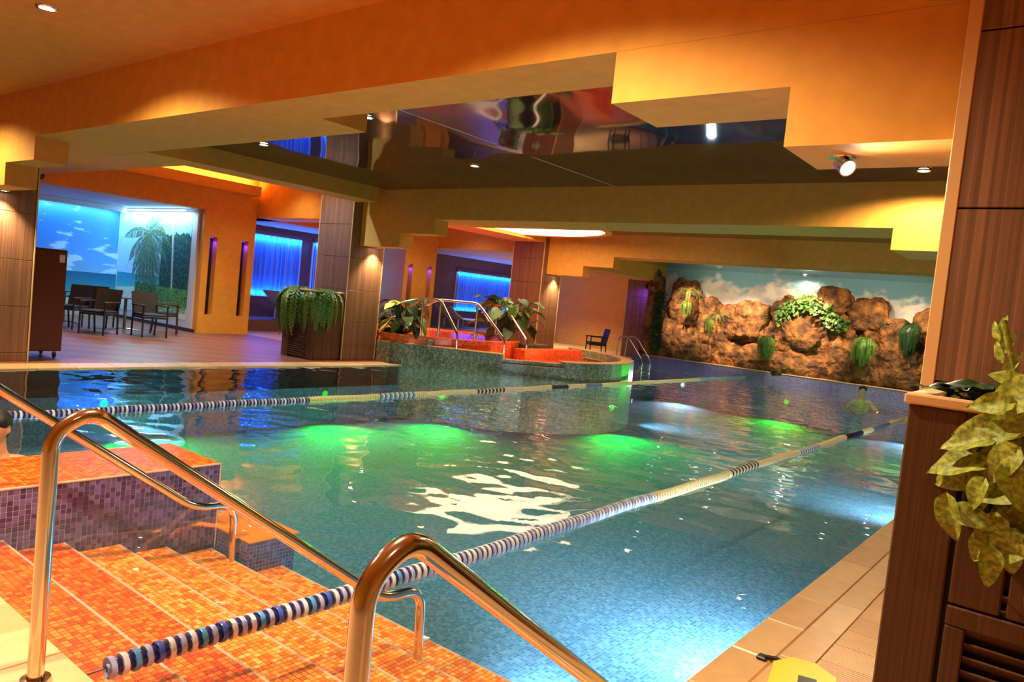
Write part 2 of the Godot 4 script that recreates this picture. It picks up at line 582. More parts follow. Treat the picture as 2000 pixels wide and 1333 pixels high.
	struct("ceiling", bx(-19.6, -19.75, 2.9, 3.02, -3.2, -8.75), M.plaster_pale)
	struct("ceiling", bx(-18.5, -12.27, 3.03, 3.13, -10.5, -10.95), M.plaster_pale)
	struct("ceiling", bx(-18.5, -16.2, 3.03, 3.13, -10.25, -16.6), M.plaster_pale)
	struct("ceiling", bx(-18.5, -12.27, 3.03, 3.13, -16.75, -24.0), M.plaster_pale)
	# lighting ledge under the lounge ceiling
	struct("trim_1", bx(-15.85, -16.15, 3.5, 3.56, -3.6, -10.1), M.plaster)
	part("ledge_lip", bx(-15.8, -15.85, 3.5, 3.72, -3.6, -10.1), M.plaster, get_node("trim_1"))
	# longitudinal soffit above the pillar row
	struct("ceiling_beam", bx(-10.62, -11.2, 3.22, 4.2, -4.6, -9.2), M.plaster)
	struct("ceiling_beam", bx(-11.27, -12.27, 3.22, 4.2, -10.0, -15.4), M.plaster)
	struct("ceiling_beam", bx(-10.9, -12.0, 2.72, 4.2, -16.3, -21.5), M.plaster)
	# cross beams
	var b1 := cross_beam(-3.15, -3.63)
	part("soffit_step", bx(-11.27, -4.94, 2.95, 3.6, -3.62, -4.08), M.plaster, b1)
	part("soffit_step", bx(-16.2, -8.74, 2.95, 3.6, -4.07, -4.78), M.plaster, b1)
	part("soffit_step", bx(-16.2, -11.27, 2.95, 3.7, -3.15, -4.08), M.plaster, b1)
	cross_beam(-9.4, -10.4)
	cross_beam(-15.55, -16.4)
	# pillars
	for z in [-3.05, -9.18, -15.36, -21.5]:
		pillar(-12.27, -11.27, z, z - (0.84 if z > -20 else 0.36), 3.24 if z > -4 else 3.6)
	pillar(-0.489, 0.52, -3.05, -3.89, 3.5, 0.04)
	pillar(-0.46, 0.54, -9.18, -10.02, 3.5)
	pillar(-0.46, 0.54, -15.36, -16.2, 3.5)
	# ceilings
	struct("ceiling", bx(-20.5, 3.0, 3.48, 3.7, 3.2, -3.2), M.plaster)
	struct("ceiling", bx(-0.4, 3.0, 3.48, 3.7, -3.2, -24.0), M.plaster)
	for c in [[-3.6, -9.42, 3.48, "gloss_ceiling"], [-10.35, -15.57, 3.48, "gloss_ceiling"], [-16.38, -21.5, 3.17, "gloss_ceiling_back"]]:
		var f := FastNoiseLite.new()
		f.seed = 4
		f.frequency = 0.35
		f.fractal_octaves = 2
		var x0 := -10.95 if c[0] < -4 else -10.66
		var sh := MB.new()
		sh.sheet(96, 60, func(u, v2):
			var px: float = lerpf(x0, -0.3, u)
			var pz: float = lerpf(c[0], c[1], v2)
			var e: float = smoothstep(0.0, 0.25, minf(minf(v2, 1.0 - v2) * 5.8, minf(px - x0, -0.3 - px)))
			return Vector3(px, c[2] + 0.012 * e * (f.get_noise_2d(px, pz) + 0.12 * f.get_noise_2d(px * 2.0, pz * 2.0)), pz), false)
		sh.box(Vector3(x0, c[2] + 0.03, c[0]), Vector3(-0.3, c[2] + 0.06, c[1]))
		var ce := struct("ceiling", sh, M[c[3]])
		if c[0] > -4:
			part("seam", bx(-5.752, -5.768, c[2] - 0.004, c[2] + 0.01, c[0], c[1]), M.seam, ce)

# ---------------------------------------------------------------- lamps
func downlight(at: Vector3, e: float, label: String, to := Vector3.ZERO, angle := 62.0, soft := 0.8) -> Node3D:
	var t := thing("ceiling_spotlight", label, "ceiling light", at, 0.0, "recessed spotlights")
	part("rim", MB.new().lathe([Vector2(0.05, 0.0), Vector2(0.052, -0.014), Vector2(0.068, -0.016), Vector2(0.074, -0.007), Vector2(0.074, 0.0)], 20), M.steel, t)
	part("glowing_lens", MB.new().lathe([Vector2(0.0, -0.01), Vector2(0.05, -0.01), Vector2(0.05, 0.0)], 16), M.lamp_glow, t)
	spot(t, Vector3(0, -0.03, 0), Vector3(0, -1, 0) if to == Vector3.ZERO else to - at, WARM, e, angle, 0.035, soft)
	return t

func tilted_spot(at: Vector3, to: Vector3, e: float, label: String) -> void:
	var t := thing("adjustable_spotlight", label, "ceiling light", at)
	t.scale = Vector3.ONE * 0.62
	part("mounting_ring", MB.new().lathe([Vector2(0.0, -0.004), Vector2(0.085, -0.006), Vector2(0.09, 0.0)], 24), M.steel, t)
	var b := Basis.looking_at((to - at).normalized()) * Basis(Vector3.RIGHT, -PI / 2)   # y of the lathe runs along the beam
	var tr := Transform3D(b, Vector3(0, -0.035, 0))
	part("lamp_can", MB.new().lathe([Vector2(0.0, -0.05), Vector2(0.035, -0.05), Vector2(0.05, -0.02), Vector2(0.056, 0.05), Vector2(0.06, 0.09), Vector2(0.052, 0.09)], 20, tr), M.steel, t)
	part("glowing_lens", MB.new().lathe([Vector2(0.052, 0.082), Vector2(0.0, 0.086)], 20, tr), M.lamp_glow, t)
	spot(t, tr * Vector3(0, 0.11, 0), tr * Vector3(0, 1, 0), WARM, e, 60.0, 0.05, 0.7)

func led_bar(called: String, a: Vector3, b: Vector3, thick: float, facing: Vector3, m: Material, c: Color, e: float, label: String, group: String, off := 0.03, wide := 0.04) -> Node3D:
	var mid := (a + b) / 2.0
	var t := thing(called, label, "light strip", mid, 0.0, group)
	var d := (b - a) / 2.0
	var s := Vector3(maxf(absf(d.x), thick), maxf(absf(d.y), thick), maxf(absf(d.z), thick))
	part("glowing_strip", MB.new().box(-s, s, thick * 0.3), m, t)
	area(t, facing * off, facing, (b - a).length(), wide, c, e, Vector3.UP).basis = led_basis(facing, (b - a).normalized())
	return t

func led_basis(facing: Vector3, along: Vector3) -> Basis:
	var z := -facing.normalized()
	var x := along.normalized()
	return Basis(x, z.cross(x).normalized(), z).orthonormalized()

func lamps() -> void:
	downlight(Vector3(-6.28, 3.48, -2.14), 5.2, "bright recessed spotlight in the orange ceiling, top left corner", Vector3.ZERO, 75, 0.5)
	downlight(Vector3(-2.2, 3.48, -1.9), 8.0, "recessed spotlight above the pool steps, out of the picture", Vector3.ZERO, 75, 0.5)
	downlight(Vector3(-10.4, 3.48, -2.1), 6.0, "recessed spotlight by the left pillar, out of the picture", Vector3.ZERO, 75, 0.5)
	downlight(Vector3(-3.9, 3.48, -0.5), 11.0, "recessed spotlight over the pool entry deck, out of the picture")
	downlight(Vector3(0.3, 3.48, -1.0), 0.9, "recessed spotlight beside the near planter, out of the picture")
	downlight(Vector3(-9.3, 3.475, -5.92), 1.8, "spotlight in the dark glossy ceiling nearest the lounge")
	downlight(Vector3(-6.36, 3.475, -5.25), 1.8, "spotlight at the edge of the tan soffit, left of the ceiling seam")
	downlight(Vector3(-6.98, 3.475, -7.7), 1.8, "spotlight alone in the middle of the dark glossy ceiling")
	downlight(Vector3(-1.64, 3.475, -8.75), 4.5, "spotlight in the dark ceiling close to the right pillar trim", Vector3.ZERO, 80, 0.4)
	downlight(Vector3(-7.4, 3.475, -14.6), 2.5, "spotlight behind the second beam, seen mirrored in the water")
	downlight(Vector3(-4.4, 3.475, -12.9), 2.5, "spotlight behind the second beam, above the lane rope")
	downlight(Vector3(-1.7, 3.475, -12.9), 2.5, "spotlight behind the second beam, by the right wall")
	downlight(Vector3(-6.55, 3.163, -21.1), 1.0, "small white spotlight in the mirror ceiling above the rock wall", Vector3.ZERO, 80, 0.4)
	downlight(Vector3(-9.4, 3.163, -19.0), 16.0, "spotlight lighting the left end of the rock wall", Vector3(-9.61, 1.745, -20.83), 24, 0.6)
	downlight(Vector3(-7.7, 3.163, -19.0), 19.0, "spotlight lighting the middle boulders of the rock wall", Vector3(-8.14, 1.61, -20.83), 26, 0.6)
	downlight(Vector3(-5.9, 3.163, -19.0), 19.0, "spotlight lighting the ivy boulder of the rock wall", Vector3(-6.21, 1.52, -20.83), 28, 0.6)
	downlight(Vector3(-8.0, 3.163, -18.3), 7.5, "unseen spotlight added to brighten the painted clouds on the left", Vector3(-8.0, 2.55, -21.5), 48, 0.9)  # added fill lamp, lifts the dim left half of the cloud picture
	downlight(Vector3(-4.5, 3.163, -18.3), 7.5, "unseen spotlight added to brighten the painted clouds on the right", Vector3(-4.5, 2.55, -21.5), 48, 0.9)  # its added twin for the right half
	downlight(Vector3(-3.75, 3.163, -19.0), 7.5, "spotlight lighting the right end of the rock wall", Vector3(-3.6, 0.9, -20.83), 45, 0.6)
	for a in [[-3.45, "the left edge"], [-9.75, "the middle pillar"], [-15.9, "the pillar behind the whirlpool"]]:
		downlight(Vector3(-11.14, 2.43, a[0]), 4.0, "small downlight washing the pool side of the pillar at " + a[1], Vector3.ZERO, 50, 0.9)
	downlight(Vector3(-14.0, 4.15, -7.0), 12.0, "spotlight in the high lounge ceiling above the timber deck")
	downlight(Vector3(-14.2, 4.15, -9.4), 2.2, "spotlight in the high lounge ceiling before the curtain alcove")
	downlight(Vector3(-14.4, 4.15, -15.2), 2.5, "spotlight in the high ceiling before the far alcove")
	downlight(Vector3(-15.0, 3.03, -21.0), 14.0, "spotlight before the orange end wall")
	downlight(Vector3(-11.8, 4.15, -8.2), 7.0, "unseen cool spotlight added above the middle planter to brighten pillar and fern").get_node("beam").light_color = Color(0.72, 0.86, 1.0)  # added lamp without a known fixture, cools and brightens the pillar front and fern
	tilted_spot(Vector3(-0.96, 2.45, -3.40), Vector3(-0.3, 1.9, -2.9), 1.6, "chrome adjustable spotlight under the stepped beam by the right pillar")
	# oval luminous ceiling panel
	var t := thing("oval_ceiling_light", "large glowing oval ceiling light behind the second beam", "ceiling light", Vector3(-10.4, 3.3, -12.9))
	var sq := Basis.from_scale(Vector3(1.0, 1.0, 0.8))
	part("glowing_panel", MB.new().lathe([Vector2(0.0, -0.002), Vector2(2.15, 0.0)], 48, Transform3D(sq, Vector3.ZERO)), M.panel_glow, t)
	part("frame", MB.new().lathe([Vector2(2.14, -0.01), Vector2(2.16, -0.02), Vector2(2.3, -0.02), Vector2(2.32, 0.0), Vector2(2.32, 0.18)], 48, Transform3D(sq, Vector3.ZERO)), M.plaster, t)
	area(t, Vector3(0, -0.03, 0), Vector3(0, -1, 0), 3.8, 3.0, Color(1.0, 0.86, 0.62), 5.5, Vector3.RIGHT)
	# cove on the lounge ledge
	led_bar("cove_light", Vector3(-15.95, 3.6, -3.7), Vector3(-15.95, 3.6, -10.0), 0.02, Vector3(-0.5, 1, 0).normalized(), M.cove_glow, Color(1.0, 0.84, 0.5), 9.0, "warm strip light hidden on the lounge ledge", "", 0.04, 0.06)
	# curtain windows
	var wn := 0
	for w in [[-11.6, -13.2, "blue lit window of the first alcove"], [-13.7, -15.15, "blue lit window behind the middle pillar"], [-20.0, -23.25, "wide blue lit window behind the whirlpool"]]:
		wn += 1
		var lowy := 1.08
		var topy := 2.78 if wn < 3 else 2.5
		var wd := struct("window_%d" % wn, bx(-18.5, -18.47, lowy - 0.05, lowy, w[0] + 0.05, w[1] - 0.05, 0.004), M.plaster_plum)
		part("window_frame", bx(-18.5, -18.42, topy, topy + 0.1, w[0] + 0.05, w[1] - 0.05, 0.004), M.plaster_plum, wd)
		part("window_frame", bx(-18.5, -18.44, lowy, topy, w[0] + 0.05, w[0] + 0.02, 0.004), M.white_plastic, wd)
		part("window_frame", bx(-18.5, -18.44, lowy, topy, w[1] - 0.02, w[1] - 0.05, 0.004), M.white_plastic, wd)
		part("window_panel", bx(-18.5, -18.49, lowy, topy, w[0], w[1]), M.white_plastic, wd)
		var mid: float = (w[0] + w[1]) / 2.0
		for h in 2:
			var z0: float = w[0] if h == 0 else mid - 0.01
			var z1: float = mid + 0.01 if h == 0 else w[1]
			var wid := absf(z1 - z0)
			var sh := MB.new()
			var r := wn * 3.0 + h
			sh.sheet(int(wid * 110), 5, func(u, v2):
				var s: float = u * wid * 40.0
				return Vector3(-18.455 + 0.03 * sin(s + 1.4 * sin(s * 0.29 + r)) + 0.008 * sin(s * 2.3 + r), lerpf(topy, lowy, v2), lerpf(z0, z1, u)), true)
			var cu := part(numbered("curtain"), sh, M.curtain, self)
			tag(cu, "%s half of pale folded curtain in the %s" % ["left" if h == 0 else "right", w[2]], "curtain", "backlit curtains")
		led_bar("curtain_light", Vector3(-18.4, topy - 0.01, w[0]), Vector3(-18.4, topy - 0.01, w[1]), 0.008, Vector3(-0.14, -1, 0).normalized(), M.led_blue_glow, BLUE, 5.0, "blue light strip along the top of the " + w[2], "curtain light strips", 0.02, 0.03)
		led_bar("curtain_light", Vector3(-18.4, lowy + 0.01, w[0]), Vector3(-18.4, lowy + 0.01, w[1]), 0.008, Vector3(-0.14, 1, 0).normalized(), M.led_blue_glow, BLUE, 4.0, "blue light strip along the sill of the " + w[2], "curtain light strips", 0.02, 0.03)
	# beach picture lights
	led_bar("picture_light", Vector3(-20.02, 2.96, -3.4), Vector3(-20.02, 2.96, -8.7), 0.012, Vector3(-0.12, -1, 0).normalized(), M.led_white_glow, Color(0.5, 0.78, 1.0), 7.0, "white blue strip light over the sea half of the beach picture", "picture light strips")
	led_bar("picture_light", Vector3(-20.0, 2.96, -8.72), Vector3(-16.6, 2.96, -8.72), 0.012, Vector3(0, -1, -0.12).normalized(), M.led_white_glow, Color(0.65, 0.9, 1.0), 6.0, "white blue strip light over the palm half of the beach picture", "picture light strips")
	# violet lamps at the top of the pier slots
	var nm := ["left slot of the near orange pier", "right slot of the near orange pier", "left slot of the far orange pier", "right slot of the far orange pier"]
	var i := 0
	for z in [-8.95, -15.2]:
		for s in [0.25, 1.05]:
			var l := thing("slot_light", "small violet lamp at the top of the " + nm[i], "wall light", Vector3(-16.24, 2.42, z - s), 0.0, "violet slot lamps")
			part("glowing_lens", MB.new().lathe([Vector2(0.0, -0.02), Vector2(0.03, -0.018), Vector2(0.035, 0.0)], 12), M.led_violet_glow, l)
			spot(l, Vector3(0, -0.03, 0), Vector3(-0.1, -1, 0), Color(0.2, 0.12, 1.0), 0.5, 70.0, 0.02, 0.8)
			i += 1
	# lamps under water
	var pl := [[Vector3(-1.117, -0.312, -5.006), Vector3(-2.861, -0.848, -6.1), 0, 26.0, "in the right pool wall nearest the stairs"], [Vector3(-2.056, -0.535, -3.156), Vector3(-2.503, -0.848, -5.8), 0, 27.0, "in the lowest riser of the stairs"], [Vector3(-1.117, -0.312, -11.443), Vector3(-2.682, -0.848, -12.337), 0, 18.0, "in the right pool wall half way along"],
		[Vector3(-1.117, -0.312, -15.913), Vector3(-4.47, -0.848, -17.522), 1, 7.9, "in the right pool wall near the rocks"], [Vector3(-10.672, -0.312, -4.649), Vector3(-8.404, -0.848, -5.9), 1, 7.9, "in the left pool wall by the lounge"],
		[Vector3(-10.672, -0.312, -8.404), Vector3(-8.225, -0.848, -7.688), 1, 7.2, "in the left pool wall below the middle pillar"], [Vector3(-9.834, -0.312, -10.549), Vector3(-8.404, -0.848, -8.582), 1, 5.8, "in the whirlpool wall on the left"],
		[Vector3(-7.706, -0.312, -13.41), Vector3(-5.364, -0.848, -11.622), 1, 7.9, "in the whirlpool drum"], [Vector3(-8.073, -0.312, -14.885), Vector3(-6.079, -0.848, -16.539), 0, 4.5, "behind the whirlpool drum"],
		[Vector3(-9.476, -0.312, -20.455), Vector3(-8.582, -0.848, -17.88), 0, 7.2, "in the back pool wall on the left"], [Vector3(-6.437, -0.312, -20.455), Vector3(-6.437, -0.848, -17.88), 1, 5.8, "in the back pool wall at the rope end"],
		[Vector3(-3.218, -0.312, -20.455), Vector3(-3.755, -0.848, -17.88), 0, 5.8, "in the back pool wall on the right"], [Vector3(-7.331, -0.222, -1.162), Vector3(-6.794, -0.848, -4.828), 0, 8.6, "in the near pool wall on the left"]]
	for a in pl:
		var g := ["white", "green"][a[2]] as String
		var o := thing("pool_lamp", "%s underwater lamp %s" % [g, a[4]], "pool light", a[0], 0.0, "underwater pool lamps")
		var dir: Vector3 = a[1] - a[0]
		var b := Basis.looking_at(Vector3(dir.x, 0, dir.z).normalized())
		if a[0].x > -1.2: b = Basis.looking_at(Vector3(-1, 0, 0))
		elif a[0].x < -10.6: b = Basis.looking_at(Vector3(1, 0, 0))
		elif a[0].z < -20.4: b = Basis.looking_at(Vector3(0, 0, 1))
		var tr := Transform3D(b * Basis(Vector3.RIGHT, -PI / 2), Vector3.ZERO)
		part("lamp_ring", MB.new().lathe([Vector2(0.08, 0.0), Vector2(0.08, 0.012), Vector2(0.062, 0.018), Vector2(0.056, 0.012)], 24, tr), M.steel, o)
		part("glowing_lens", MB.new().lathe([Vector2(0.056, 0.01), Vector2(0.0, 0.014)], 20, tr), M["pool_lamp_" + g], o)
		spot(o, tr * Vector3(0, 0.06, 0), dir + Vector3(0, -0.25, 0) * dir.length(), Color(0.84, 0.97, 1.0) if a[2] == 0 else Color(0.05, 1.0, 0.22), a[3] * (1.04 if a[2] == 0 else 1.5), 52.0 if a[2] == 0 else 60.0, 0.1, 1.0)

# ---------------------------------------------------------------- pool
var view_inv := Transform3D()
func in_view(p: Vector3) -> float:   # size in the picture of a thing of one metre, 0 outside it
	var q := view_inv * p
	if q.z > -0.3: return 0.0
	var s := -q.z
	if absf(q.x / s) > 0.70 or absf(q.y / s) > 0.47: return 0.0
	return 1.0 / s

# a field of small square tiles: the keep largest in view each a part, the rest one part
func mosaic(parent: Node, called: String, spots: Array, pitch: float, family: String, keep: int, mm_name: String) -> void:
	var s := pitch - 0.004
	var tile := MB.new().box(Vector3(-s / 2, -0.004, -s / 2), Vector3(s / 2, 0.003, s / 2), 0.0012).mesh()
	var sized := []
	for t in spots:
		sized.append([in_view((parent as Node3D).transform * (t as Transform3D).origin), t])
	if keep > 0:
		sized.sort_custom(func(a, b): return a[0] > b[0])
	var r := RandomNumberGenerator.new()
	r.seed = 77
	for k in mini(keep, sized.size()):
		var o := part(called, tile, M["%s_tile%d" % [family, r.randi() % 5]], parent)
		o.transform = sized[k][1]
	var rest := sized.slice(mini(keep, sized.size()))
	if rest.is_empty(): return
	var flat := MB.new().box(Vector3(-s / 2, -0.003, -s / 2), Vector3(s / 2, 0.003, s / 2)).mesh()
	var mm := MultiMesh.new()
	mm.transform_format = MultiMesh.TRANSFORM_3D
	mm.use_colors = true
	mm.mesh = flat
	mm.instance_count = rest.size()
	for k in rest.size():
		mm.set_instance_transform(k, rest[k][1])
		mm.set_instance_color(k, (M["%s_tile%d" % [family, r.randi() % 5]] as StandardMaterial3D).albedo_color.srgb_to_linear())
	var mi := MultiMeshInstance3D.new()
	mi.name = mm_name
	mi.multimesh = mm
	mi.material_override = M.tinted_tile
	mi.set_meta("kind", "stuff")
	parent.add_child(mi, true)

func rail(x: float, label: String) -> void:
	var t := thing("handrail", label, "handrail", Vector3(x, 0.287, -0.983), 0.0, "stair handrails")
	var sl := tan(deg_to_rad(35.75))
	var yt := 0.881
	var pts := [Vector3(0, -0.02, 0), Vector3(0, 0.831, 0), Vector3(0, yt + 0.018, -0.116), Vector3(0, -0.116, -0.116 - (yt + 0.134) / sl), Vector3(0, -0.134, -1.806), Vector3(0, -0.7, -1.833)]
	part("tube", MB.new().tube(rounded(pts, 0.116, 8), 0.0255, 16), M.steel, t)
	part("floor_flange", MB.new().lathe([Vector2(0.027, 0.018), Vector2(0.045, 0.016), Vector2(0.049, 0.0)], 20), M.steel, t)

func lane_rope(x: float, z0: float, z1: float, pick: Callable, label: String) -> void:
	var t := thing("lane_rope", label, "lane rope", Vector3(x, 0.19, z0))
	part("cable", MB.new().tube(path([Vector3(0, 0, 0.12), Vector3(0, 0, z1 - z0)]), 0.005, 6), M.steel, t)
	var ax := Transform3D(Basis(Vector3.RIGHT, PI / 2), Vector3.ZERO)
	var core := MB.new().lathe([Vector2(0.008, -0.014), Vector2(0.03, -0.012), Vector2(0.032, 0.0), Vector2(0.03, 0.012), Vector2(0.008, 0.014)], 14, ax).mesh()
	var pr := [Vector2(0.0143, -0.0155), Vector2(0.0179, -0.0026), Vector2(0.0340, -0.0039), Vector2(0.0375, -0.0100), Vector2(0.0407, -0.0107), Vector2(0.0425, -0.0077), Vector2(0.0425, 0.0077), Vector2(0.0407, 0.0107), Vector2(0.0375, 0.0100), Vector2(0.0340, 0.0039), Vector2(0.0179, 0.0026), Vector2(0.0143, 0.0155)]
	var near := MB.new().lathe(pr, 22, ax).mesh()
	var far := MB.new().lathe([Vector2(0.0107, -0.0206), Vector2(0.0358, -0.0125), Vector2(0.0389, 0.0000), Vector2(0.0358, 0.0125), Vector2(0.0107, 0.0206)], 12, ax)
	var farm := far.mesh()
	var n := int((z0 - z1) / 0.0447)
	var rest := []
	for k in n:
		var z := -k * 0.0447
		var wob := 0.012 * sin(k * 0.09 + x) * minf(1.0, k / 40.0)
		var m: String = pick.call(k, z0 + z)
		if k < 300:
			var banded: bool = m.begins_with("band_")
			var o := part("float", near if k < 130 else farm, M["rope_" + m.trim_prefix("band_") if banded else m], t, Vector3(wob, 0.004 * sin(k * 0.23), z))
			if banded:
				part("hub", core, M.rope_navy, o, Vector3(0, 0, -0.022))
		else:
			rest.append([Transform3D(Basis(), Vector3(wob, 0.0, z)), M[m].albedo_color.srgb_to_linear()])
	if rest.size():
		var mm := MultiMesh.new()
		mm.transform_format = MultiMesh.TRANSFORM_3D
		mm.use_colors = true
		mm.mesh = farm
		mm.instance_count = rest.size()
		for k in rest.size():
			mm.set_instance_transform(k, rest[k][0])
			mm.set_instance_color(k, rest[k][1])
		var mi := MultiMeshInstance3D.new()
		mi.name = "far_float"
		mi.multimesh = mm
		mi.material_override = M.tinted_tile
		mi.set_meta("kind", "stuff")
		t.add_child(mi, true)

func pool() -> void:
	mat("rope_white", c8(226, 226, 236), 0.25)
	mat("rope_lavender", c8(178, 184, 226), 0.25)
	mat("rope_navy", c8(40, 40, 104), 0.25)
	mat("rope_blue", c8(74, 98, 196), 0.25)
	mat("rope_cyan", c8(96, 160, 214), 0.25)
	mat("rope_cream", c8(236, 208, 158), 0.3)
	mat("rope_grey", c8(120, 124, 164), 0.3)
	mat("rope_dark", c8(52, 44, 64), 0.3)
	# stairs
	var nz := [-1.118, -1.538, -1.86, -2.181, -2.485, -2.807, -3.129]
	var ny := [0.073, -0.003, -0.079, -0.155, -0.231, -0.312]
	var body := MB.new()
	for k in 6:
		body.box(Vector3(-4.649, -0.893, nz[k]), Vector3(-1.109, ny[k] - 0.003, nz[k + 1]))
	var st := struct("stairs", body, M.orange_grout)
	var spots := []
	var top_spots := []
	var p := 0.0308
	for k in 6:
		var rows := int((nz[k] - nz[k + 1]) / p)
		for j in rows:
			for i in 114:
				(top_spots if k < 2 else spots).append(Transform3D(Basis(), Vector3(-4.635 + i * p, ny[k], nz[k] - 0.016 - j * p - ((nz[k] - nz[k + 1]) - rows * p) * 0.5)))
		var drop: float = (ny[k] - (ny[k + 1] if k < 5 else -0.848))
		var rr := int(drop / p)
		for j in rr:
			for i in 114:
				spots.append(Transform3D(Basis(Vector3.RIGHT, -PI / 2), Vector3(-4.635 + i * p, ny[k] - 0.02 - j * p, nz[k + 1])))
		part("nosing", bx(-4.649, -1.109, ny[k] - 0.008, ny[k] + 0.005, nz[k + 1] + 0.012, nz[k + 1] - 0.002, 0.002), M.violet_grout, st)
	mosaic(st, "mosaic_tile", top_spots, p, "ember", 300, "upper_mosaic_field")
	mosaic(st, "mosaic_tile", spots, p, "orange", 0, "lower_mosaic_field")  # lower treads paler than the upper two: water haze put into tile colour
	# violet tiled divider beside the stairs
	var dv := struct("divider_wall", bx(-5.382, -4.654, -0.893, 0.362, -0.983, -2.83), M.violet_grout)
	spots = []
	for i in 60:
		for j in 26:
			spots.append(Transform3D(Basis(Vector3.FORWARD, PI / 2), Vector3(-4.654, 0.341 - j * p, -1.01 - i * p)))
	for i in 23:
		for j in 12:
			spots.append(Transform3D(Basis(Vector3.RIGHT, -PI / 2), Vector3(-5.355 + i * p, 0.341 - j * p, -2.83)))
	mosaic(dv, "violet_tile", spots, p, "violet", 300, "violet_mosaic")
	spots = []
	for i in 60:
		for j in 23:
			spots.append(Transform3D(Basis(), Vector3(-4.671 - j * p, 0.364, -1.001 - i * p)))
	mosaic(dv, "orange_tile", spots, p, "ember", 0, "orange_mosaic")
	part("edge_trim", bx(-4.66, -4.647, 0.357, 0.37, -0.983, -2.838, 0.003), M.violet_grout, dv)
	part("edge_trim", bx(-4.66, -4.647, -0.535, 0.37, -2.827, -2.839, 0.003), M.violet_grout, dv)
	var lg := struct("underwater_ledge", bx(-4.917, -4.273, -0.893, -0.097, -2.843, -3.218), M.violet_mosaic)
	part("ledge_top", bx(-4.917, -4.255, -0.097, -0.084, -2.843, -3.236, 0.004), M.orange_tile0, lg)
	rail(-4.381, "steel handrail beside the violet tiled divider")
	rail(-2.61, "curved steel handrail in the middle of the pool stairs, left of the two near posts")
	rail(-1.073, "steel handrail nearest the camera, at the right end of the stairs")
	lane_rope(-2.727, -1.278, -16.5, func(k, z):
		if z > -5.588: return ["band_lavender", "band_white", "band_cyan", "band_lavender", "band_blue", "band_white"][k % 6] if k < 34 else ["band_white", "band_lavender", "band_white"][k % 3]
		if z > -7.152: return "rope_cream"
		if z > -7.957: return "rope_dark" if k % 2 else "rope_cream"
		if z > -9.298: return "rope_cream"
		if z > -10.102: return "rope_grey" if k % 2 else "rope_white"
		if z > -11.533: return "rope_cream"
		if z > -12.427: return "rope_dark"
		return "rope_cream" if fmod(-z, 3.6) < 2.3 else "rope_grey", "near lane rope of blue, white and cream floats running to the right pillar")
	lane_rope(-7.617, -2.056, -20.44, func(k, z):
		if z > -5.722: return ["band_white", "band_grey", "band_lavender"][k % 3]
		if z > -6.884: return "rope_cream"
		if z > -7.599: return "rope_grey" if k % 2 else "rope_white"
		if z > -8.94: return "rope_cream"
		if z > -9.655: return "rope_dark" if k % 2 else "rope_cream"
		if z > -10.996: return "rope_cream"
		if z > -11.533: return "rope_dark"
		if z > -12.158: return "rope_cream"
		if z > -12.695: return "rope_grey"
		if z > -17.433: return "rope_cream"
		return ["rope_white", "rope_blue"][k % 2], "far lane rope of navy and cream floats crossing to the rock wall")
	# water
	var f := FastNoiseLite.new()
	f.seed = 8
	f.frequency = 1.0
	f.fractal_octaves = 1
	var f2 := FastNoiseLite.new()
	f2.seed = 21
	f2.frequency = 0.16
	var w := MB.new()
	w.sheet(208, 410, func(u, v2):
		var x: float = lerpf(-10.68, -1.109, u)
		var z: float = lerpf(-1.118, -20.47, v2)
		var a: float = 0.6 + 1.7 * (0.5 + 0.5 * f2.get_noise_2d(x, z)) * smoothstep(2.0, 7.0, -z) * smoothstep(-1.0, -4.5, x)
		return Vector3(x, 0.18 + a * (0.0038 * f.get_noise_2d(x * 1.23, z * 1.68) + 0.0023 * f.get_noise_2d(x * 3.0 + 40.0, z * 3.7) + 0.0006 * f.get_noise_2d(x * 6.7, z * 7.8 + 9.0)), z), false)
	var wo := part("pool_water", w, M.water, self)
	tag(wo, "rippled blue green water filling the swimming pool", "water", "", "stuff")

# ---------------------------------------------------------------- lounge
func beach_sea() -> ImageTexture:
	# print on the side wall: sky, a few thin clouds, turquoise sea, pale beach
	var w := 640
	var h := 320
	var im := Image.create(w, h, false, Image.FORMAT_RGB8)
	var f := FastNoiseLite.new()
	f.seed = 12
	f.frequency = 0.012
	f.fractal_octaves = 5
	for y in h:
		for x in w:
			var v := float(y) / h
			var c: Color
			if v < 0.66:
				c = c8(30, 104, 214).lerp(c8(120, 176, 226), pow(v / 0.66, 1.6))
				var cl := smoothstep(0.18, 0.5, f.get_noise_2d(x * 0.8, y * 2.6) + 0.25 * smoothstep(0.3, 0.5, v) - 0.12)
				c = c.lerp(c8(226, 236, 244), cl * 0.7)
			elif v < 0.93:
				var s := (v - 0.66) / 0.27
				c = c8(20, 96, 150).lerp(c8(64, 190, 196), s)
				c = c.lerp(c8(200, 236, 232), 0.8 * smoothstep(0.22, 0.42, f.get_noise_2d(x * 0.9, y * 9.0) * s))
			else:
				c = c8(226, 220, 200)
			im.set_pixel(x, y, c)
	return ImageTexture.create_from_image(im)

